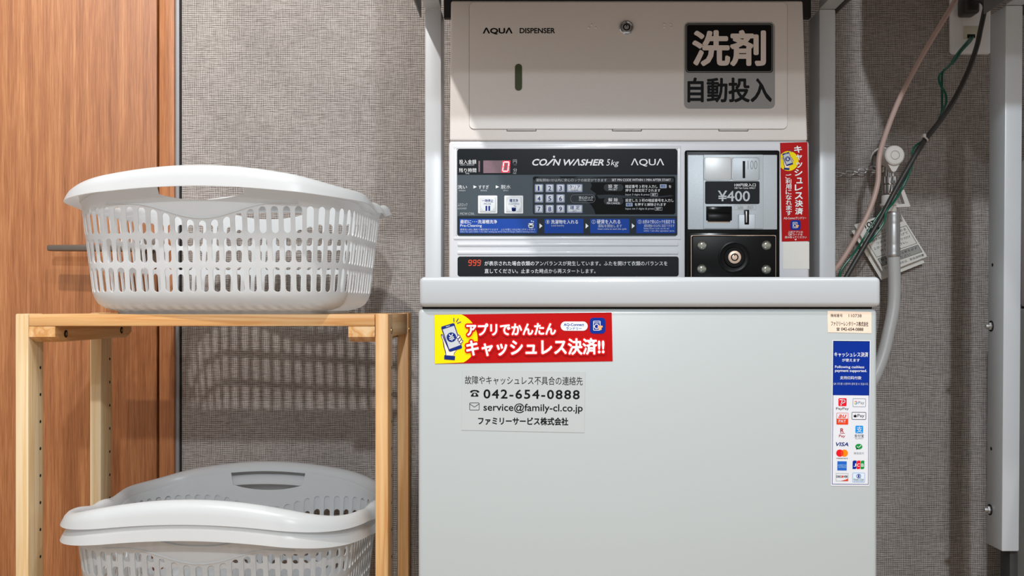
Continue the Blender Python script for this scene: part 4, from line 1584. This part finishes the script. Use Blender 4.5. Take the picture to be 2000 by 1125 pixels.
cord = thing('power_cord', P(1900, 12, 1.72), 'black mains cord and plug hanging from the wall outlet behind the washer', 'cord')
m_ = MB()
A, B = P(1884, 26, 1.708), P(1913, -12, 1.708)
m_.box(A.x, B.x, 1.704, WALL - 0.0112, A.z, B.z, BLACKCORD, 0.005, 3)
A, B = P(1892, 30, 1.73), P(1900, 20, 1.73)
m_.box(A.x, B.x, 1.722, WALL - 0.0112, A.z, B.z, BLACK, 0.001)
m_.build('plug', cord)
m_ = MB()
path = [P(1900, 8, 1.702), P(1908, 2, 1.690), P(1917, 2, 1.682), P(1924, 12, 1.675), P(1921, 30, 1.670), P(1915, 58, 1.668), P(1908, 90, 1.665), P(1891, 139, 1.660), P(1864, 194, 1.655),
        P(1836, 236, 1.650), P(1806, 274, 1.645), P(1779, 318, 1.640), P(1749, 371, 1.636), P(1719, 428, 1.632), P(1689.5, 478, 1.630), P(1655, 537, 1.628), P(1640, 565, 1.628)]
m_.tube(path, 0.0042, BLACKCORD, 12)
m_.build('cable', cord)
tie = MB()
c = P(1806, 271, 1.643)
tie.torus(c, Vector((0.62, 0.05, 0.78)), 0.0055, 0.0014, TAPWHITE, 24, 8)
tie.box(c.x - 0.0055, c.x - 0.0005, c.y - 0.0085, c.y - 0.004, c.z + 0.001, c.z + 0.007, TAPWHITE, 0.001)
tag(tie.build('cable_tie', origin=c), 'small white cable tie around the black cord and green wire', 'cable tie')

ew = thing('earth_wire', P(1896, 72, WALL - 0.012), 'twisted green earth wire running from outlet along the black cord', 'wire')
m_ = MB()
m_.tube([P(1895, 71, 1.742), P(1892, 78, 1.728), P(1873.6, 99.5, 1.712), P(1862, 116, 1.70), P(1854, 129, 1.69), P(1835, 147, 1.675), P(1836, 164, 1.668), P(1846, 182, 1.665), P(1848, 199, 1.66), P(1839, 221, 1.663),
         P(1826, 250, 1.66), P(1805.7, 272.6, 1.655), P(1787.6, 285.5, 1.65), P(1782, 298, 1.648), P(1782.5, 319, 1.648), P(1772, 347, 1.643), P(1759, 373, 1.64), P(1746, 394, 1.626), P(1731, 414, 1.62), P(1726, 435, 1.62), P(1708, 461, 1.62), P(1697, 474, 1.624)], 0.0019, GREENWIRE, 8)
m_.build('strand', ew)
m_ = MB()
m_.tube([P(1900, 71, 1.742), P(1897, 79, 1.726), P(1878, 100, 1.71), P(1865, 119, 1.70), P(1851, 131, 1.688), P(1841, 144, 1.676), P(1840, 189, 1.67), P(1839, 224, 1.668), P(1828, 250, 1.665), P(1808, 274, 1.657), P(1790, 292, 1.65), P(1780, 325, 1.65),
         P(1752, 372, 1.648), P(1723, 410.5, 1.645), P(1702.5, 440, 1.643), P(1684, 471, 1.64), P(1666, 497, 1.622), P(1646, 523, 1.62), P(1639, 541, 1.62), P(1634, 560, 1.62)], 0.0019, GREENWIRE, 8)
m_.build('strand', ew)

ph = MB()
ph.tube([P(1880, -30, 1.66), P(1866, 0, 1.655), P(1839, 45, 1.65), P(1809, 94.5, 1.645), P(1779, 149, 1.638), P(1752, 204, 1.63), P(1729, 264, 1.622), P(1717, 308, 1.615), P(1714, 358, 1.612), P(1699, 408, 1.61),
         P(1674.5, 458, 1.61), P(1645, 507, 1.612), P(1627, 530, 1.615), P(1600, 562, 1.62)], 0.0044, PINKHOSE, 12)
tag(ph.build('drain_cord', origin=P(1714, 358, 1.612)), 'dusty pink vinyl cord running past the white tap knob', 'cord')

# ------------------------------------------------------------------ water tap, hose, chain, tag
TD = 1.690
tap = thing('water_tap', P(1738, 320, WALL), 'chrome washing machine tap with round white knob on the wall', 'tap')
m_ = MB()
c = P(1727, 313, WALL)
m_.lathe((c.x, WALL, c.z), (0, -1, 0), [(0.0245, 0), (0.0245, 0.002), (0.021, 0.006), (0.014, 0.009), (0.0125, 0.012)], CHROME, 40)
m_.build('wall_flange', tap)
m_ = MB()
zc = c.z
xk = P(1737, 320, TD).x
m_.cyl((c.x, WALL - 0.01, zc), (xk, TD, zc), 0.0105, CHROME, bev=0.001)
z = lambda py: EYE + (600 - py) * TD / FPX
m_.lathe((xk, TD, 0), (0, 0, 1), [(0.0075, z(381)), (0.0110, z(380)), (0.0118, z(378)), (0.0118, z(362)), (0.0105, z(360)), (0.0126, z(359)), (0.0130, z(352)), (0.0126, z(346)), (0.009, z(345)), (0.0088, z(324)), (0.011, z(320)), (0.0115, z(306)), (0.009, z(300))], CHROME, 32)
m_.build('spout', tap)
m_ = MB()
k0 = P(1748, 303, 1.640)
m_.lathe((k0.x, 1.640, k0.z), (0, -1, 0), [(0.0150, -0.034), (0.0165, -0.024), (0.0168, -0.006), (0.0160, -0.001), (0.0140, 0.0006), (0.0074, 0.0010), (0.0070, 0.0004), (0.0065, 0.0010), (0.002, 0.0012)], TAPWHITE, 40)
tip = P(1748, 336, 1.645)
m_.torus((k0.x, 1.6390, k0.z), (0, 1, 0), 0.0072, 0.0003, GREY_SHEET, 28, 6)
m_.prism([Vector((k0.x - 0.0115, 1.645, k0.z - 0.0105)), Vector((k0.x + 0.0115, 1.645, k0.z - 0.0105)), Vector((k0.x + 0.0035, 1.645, tip.z + 0.002)), Vector((k0.x, 1.645, tip.z)), Vector((k0.x - 0.0035, 1.645, tip.z + 0.002))], 0.014, TAPWHITE)
m_.cyl((k0.x, 1.66, k0.z), (xk, TD, zc + 0.004), 0.0095, TAPWHITE)
m_.build('knob', tap)

hose = thing('supply_hose', P(1744, 420, 1.69), 'grey-white water supply hose with metal sleeve hanging below the tap', 'hose')
m_ = MB()
xh = P(1737, 400, TD).x
m_.lathe((xh, TD, 0), (0, 0, 1), [(0.0118, z(414)), (0.0124, z(412)), (0.0126, z(403)), (0.0152, z(402)), (0.0152, z(398)), (0.0132, z(397)), (0.0128, z(383)), (0.012, z(381.5))], TAPWHITE, 32)
l0 = P(1757, 374, TD); l1 = P(1773, 404, TD)
m_.prism([Vector((l0.x - 0.003, TD - 0.012, l0.z)), Vector((l0.x + 0.003, TD - 0.012, l0.z + 0.002)), Vector((l1.x, TD - 0.012, l1.z)), Vector((l1.x - 0.004, TD - 0.012, l1.z - 0.001)), Vector((l0.x - 0.010, TD - 0.012, l1.z - 0.002)), Vector((l0.x - 0.010, TD - 0.012, l1.z + 0.003)), Vector((l0.x + 0.0045, TD - 0.012, l1.z + 0.004))], 0.012, TAPWHITE)
m_.build('quick_connector', hose)
m_ = MB()
xs_ = P(1744.5, 450, TD).x
prof = [(0.0098, z(503))]
for py, r2 in ((501, .0113), (496, .0121), (491, .0108), (486, .0121), (481, .0108), (477, .0113), (440, .0113), (436, .0108), (431, .0121), (426, .0108), (421, .0121), (416, .0113), (414, .0104)):
    prof.append((r2, z(py)))
m_.lathe((xs_, TD, 0), (0, 0, 1), prof, ZINC, 32)
m_.build('metal_sleeve', hose)
m_ = MB()
m_.tube([P(1744.5, 485, TD), P(1746, 520, TD), P(1747, 560, TD), P(1745, 600, 1.688), P(1736.5, 645, 1.684), P(1725.5, 691, 1.68), P(1712, 727, 1.675), P(1690, 770, 1.67), P(1660, 830, 1.67)], 0.0104, HOSE, 18)
m_.build('tube', hose)

ch = MB()
for k in range(9):
    t = k / 8
    c = P(1612 + 96 * t, 341 - 12 * t + 3 * math.sin(PI * t), 1.738)
    ax = (0, 1, 0.15) if k % 2 == 0 else (0, 0.15, 1)
    L = []
    for j in range(16):
        a_ = 2 * PI * j / 16
        e = 0.0068 * math.copysign(abs(math.cos(a_)) ** 0.7, math.cos(a_))
        f = 0.0034 * math.copysign(abs(math.sin(a_)) ** 0.8, math.sin(a_))
        L.append(c + (Vector((e, 0, f - e * 0.1)) if k % 2 == 0 else Vector((e, f, -e * 0.1))))
    ch.tube(L + [L[0]], 0.0009, ZINC, 8, smooth=False)
tag(ch.build('chain', origin=P(1660, 336, 1.738)), 'thin metal link chain stretched across the wall left of the tap', 'chain')

tg = thing('instruction_tag', P(1739, 470, 1.725), 'white paper instruction card hanging behind the hose metal sleeve', 'tag')
ux = Vector((86, -30, 0)); uy = Vector((58, 93, 0))
A0 = (1668, 439)


def card(dx, dy, d, m, name, printed):
    s_ = Sheet((0, d, 0))
    q = [(1668 + dx, 439 + dy), (1754 + dx, 409 + dy), (1811 + dx, 501 + dy), (1726 + dx, 535 + dy)]
    s_.poly(q, m, 1, thick=True)
    if printed:
        ang = math.atan2(-30, 86)
        loc = lambda a_, b2_: (q[0][0] + a_ * 86 / 91 - b2_ * (-57) / 110 , q[0][1] + a_ * (-30) / 91 + b2_ * 94 / 110)

        def tx(body, a0, b0, a1, b1, m2, bold=0.0):
            cx, cy = loc((a0 + a1) / 2, (b0 + b1) / 2)
            s_.text(body, cx - (a1 - a0) / 2, cy - (b1 - b0) / 2, cx + (a1 - a0) / 2, cy + (b1 - b0) / 2, m2, bold, 3, ang)

        def fr(a0, b0, a1, b1, m2, fill=None):
            pts = [loc(a0, b0), loc(a1, b0), loc(a1, b1), loc(a0, b1)]
            if fill:
                s_.poly(pts, fill, 2)
            s_.line(pts, 0.7, m2, 3, closed=True)
        tx('TOTO', 14, 4, 46, 15, BLACK_INK, 0.03)
        fr(16, 18, 40, 24, BLACK_INK, BLACK_INK)
        tx('ストッパー', 40, 27, 62, 32, BLACK_INK)
        tx('取水ホース', 62, 20, 86, 25, BLACK_INK)
        tx('継手', 64, 27, 76, 32, BLACK_INK)
        fr(5, 36, 88, 76, BLACK_INK)
        tx('1.給水栓の位置を締める', 9, 39, 84, 44.5, BLACK_INK)
        tx('つまみを引き下げて', 18, 47, 84, 52.5, BLACK_INK)
        tx('2.ホース継手の取り付け', 9, 56, 84, 61.5, BLACK_INK)
        tx('外してください。', 18, 64, 74, 69.5, BLACK_INK)
        fr(5, 80, 88, 96, BLACK_INK, PAPER_GREY)
        tx('取り扱い上の注意を必ず', 9, 82, 84, 87, BLACK_INK)
        tx('お守りください', 14, 89.5, 66, 94.5, BLACK_INK)
        tx('それがある場合は、取扱説明書', 6, 100, 88, 105, BLACK_INK)
    s_.build(name, tg)


card(-5, 12, 1.737, PAPER, 'back_card', False)
card(0, 0, 1.728, PAPER, 'front_card', True)

# ------------------------------------------------------------------ the neighbouring washer, its side just in the frame
w2 = thing('coin_washer', (1.04, 1.36, 0), 'neighbouring white washing machine, only its side seen beyond the second stand', 'washing machine')
m_ = MB()
m_.box(0.780, 1.30, WF, 1.60, 0.035, EYE - 0.0019, ENAMEL, 0.005, 3)
m_.box(0.784, 1.296, WF + 0.006, 1.58, EYE - 0.004, EYE + 0.0012, SEAM)
m_.build('body', w2)
m_ = MB()
m_.box(0.7815, 1.302, WF - 0.005, 1.394, EYE + 0.0002, EYE + 0.0342, ENAMEL_LID, 0.0055, 4)
m_.build('lid', w2)
m_ = MB()
m_.box(0.792, 1.300, CF, 1.60, EYE + 0.001, ctop, CONSOLE, 0.0045, 3)
m_.build('console', w2)
for fx in (0.83, 1.25):
    for fy in (WF + 0.05, 1.55):
        q = MB()
        q.cyl((fx, fy, 0), (fx, fy, 0.036), 0.024, BLACK)
        q.build('foot', w2)
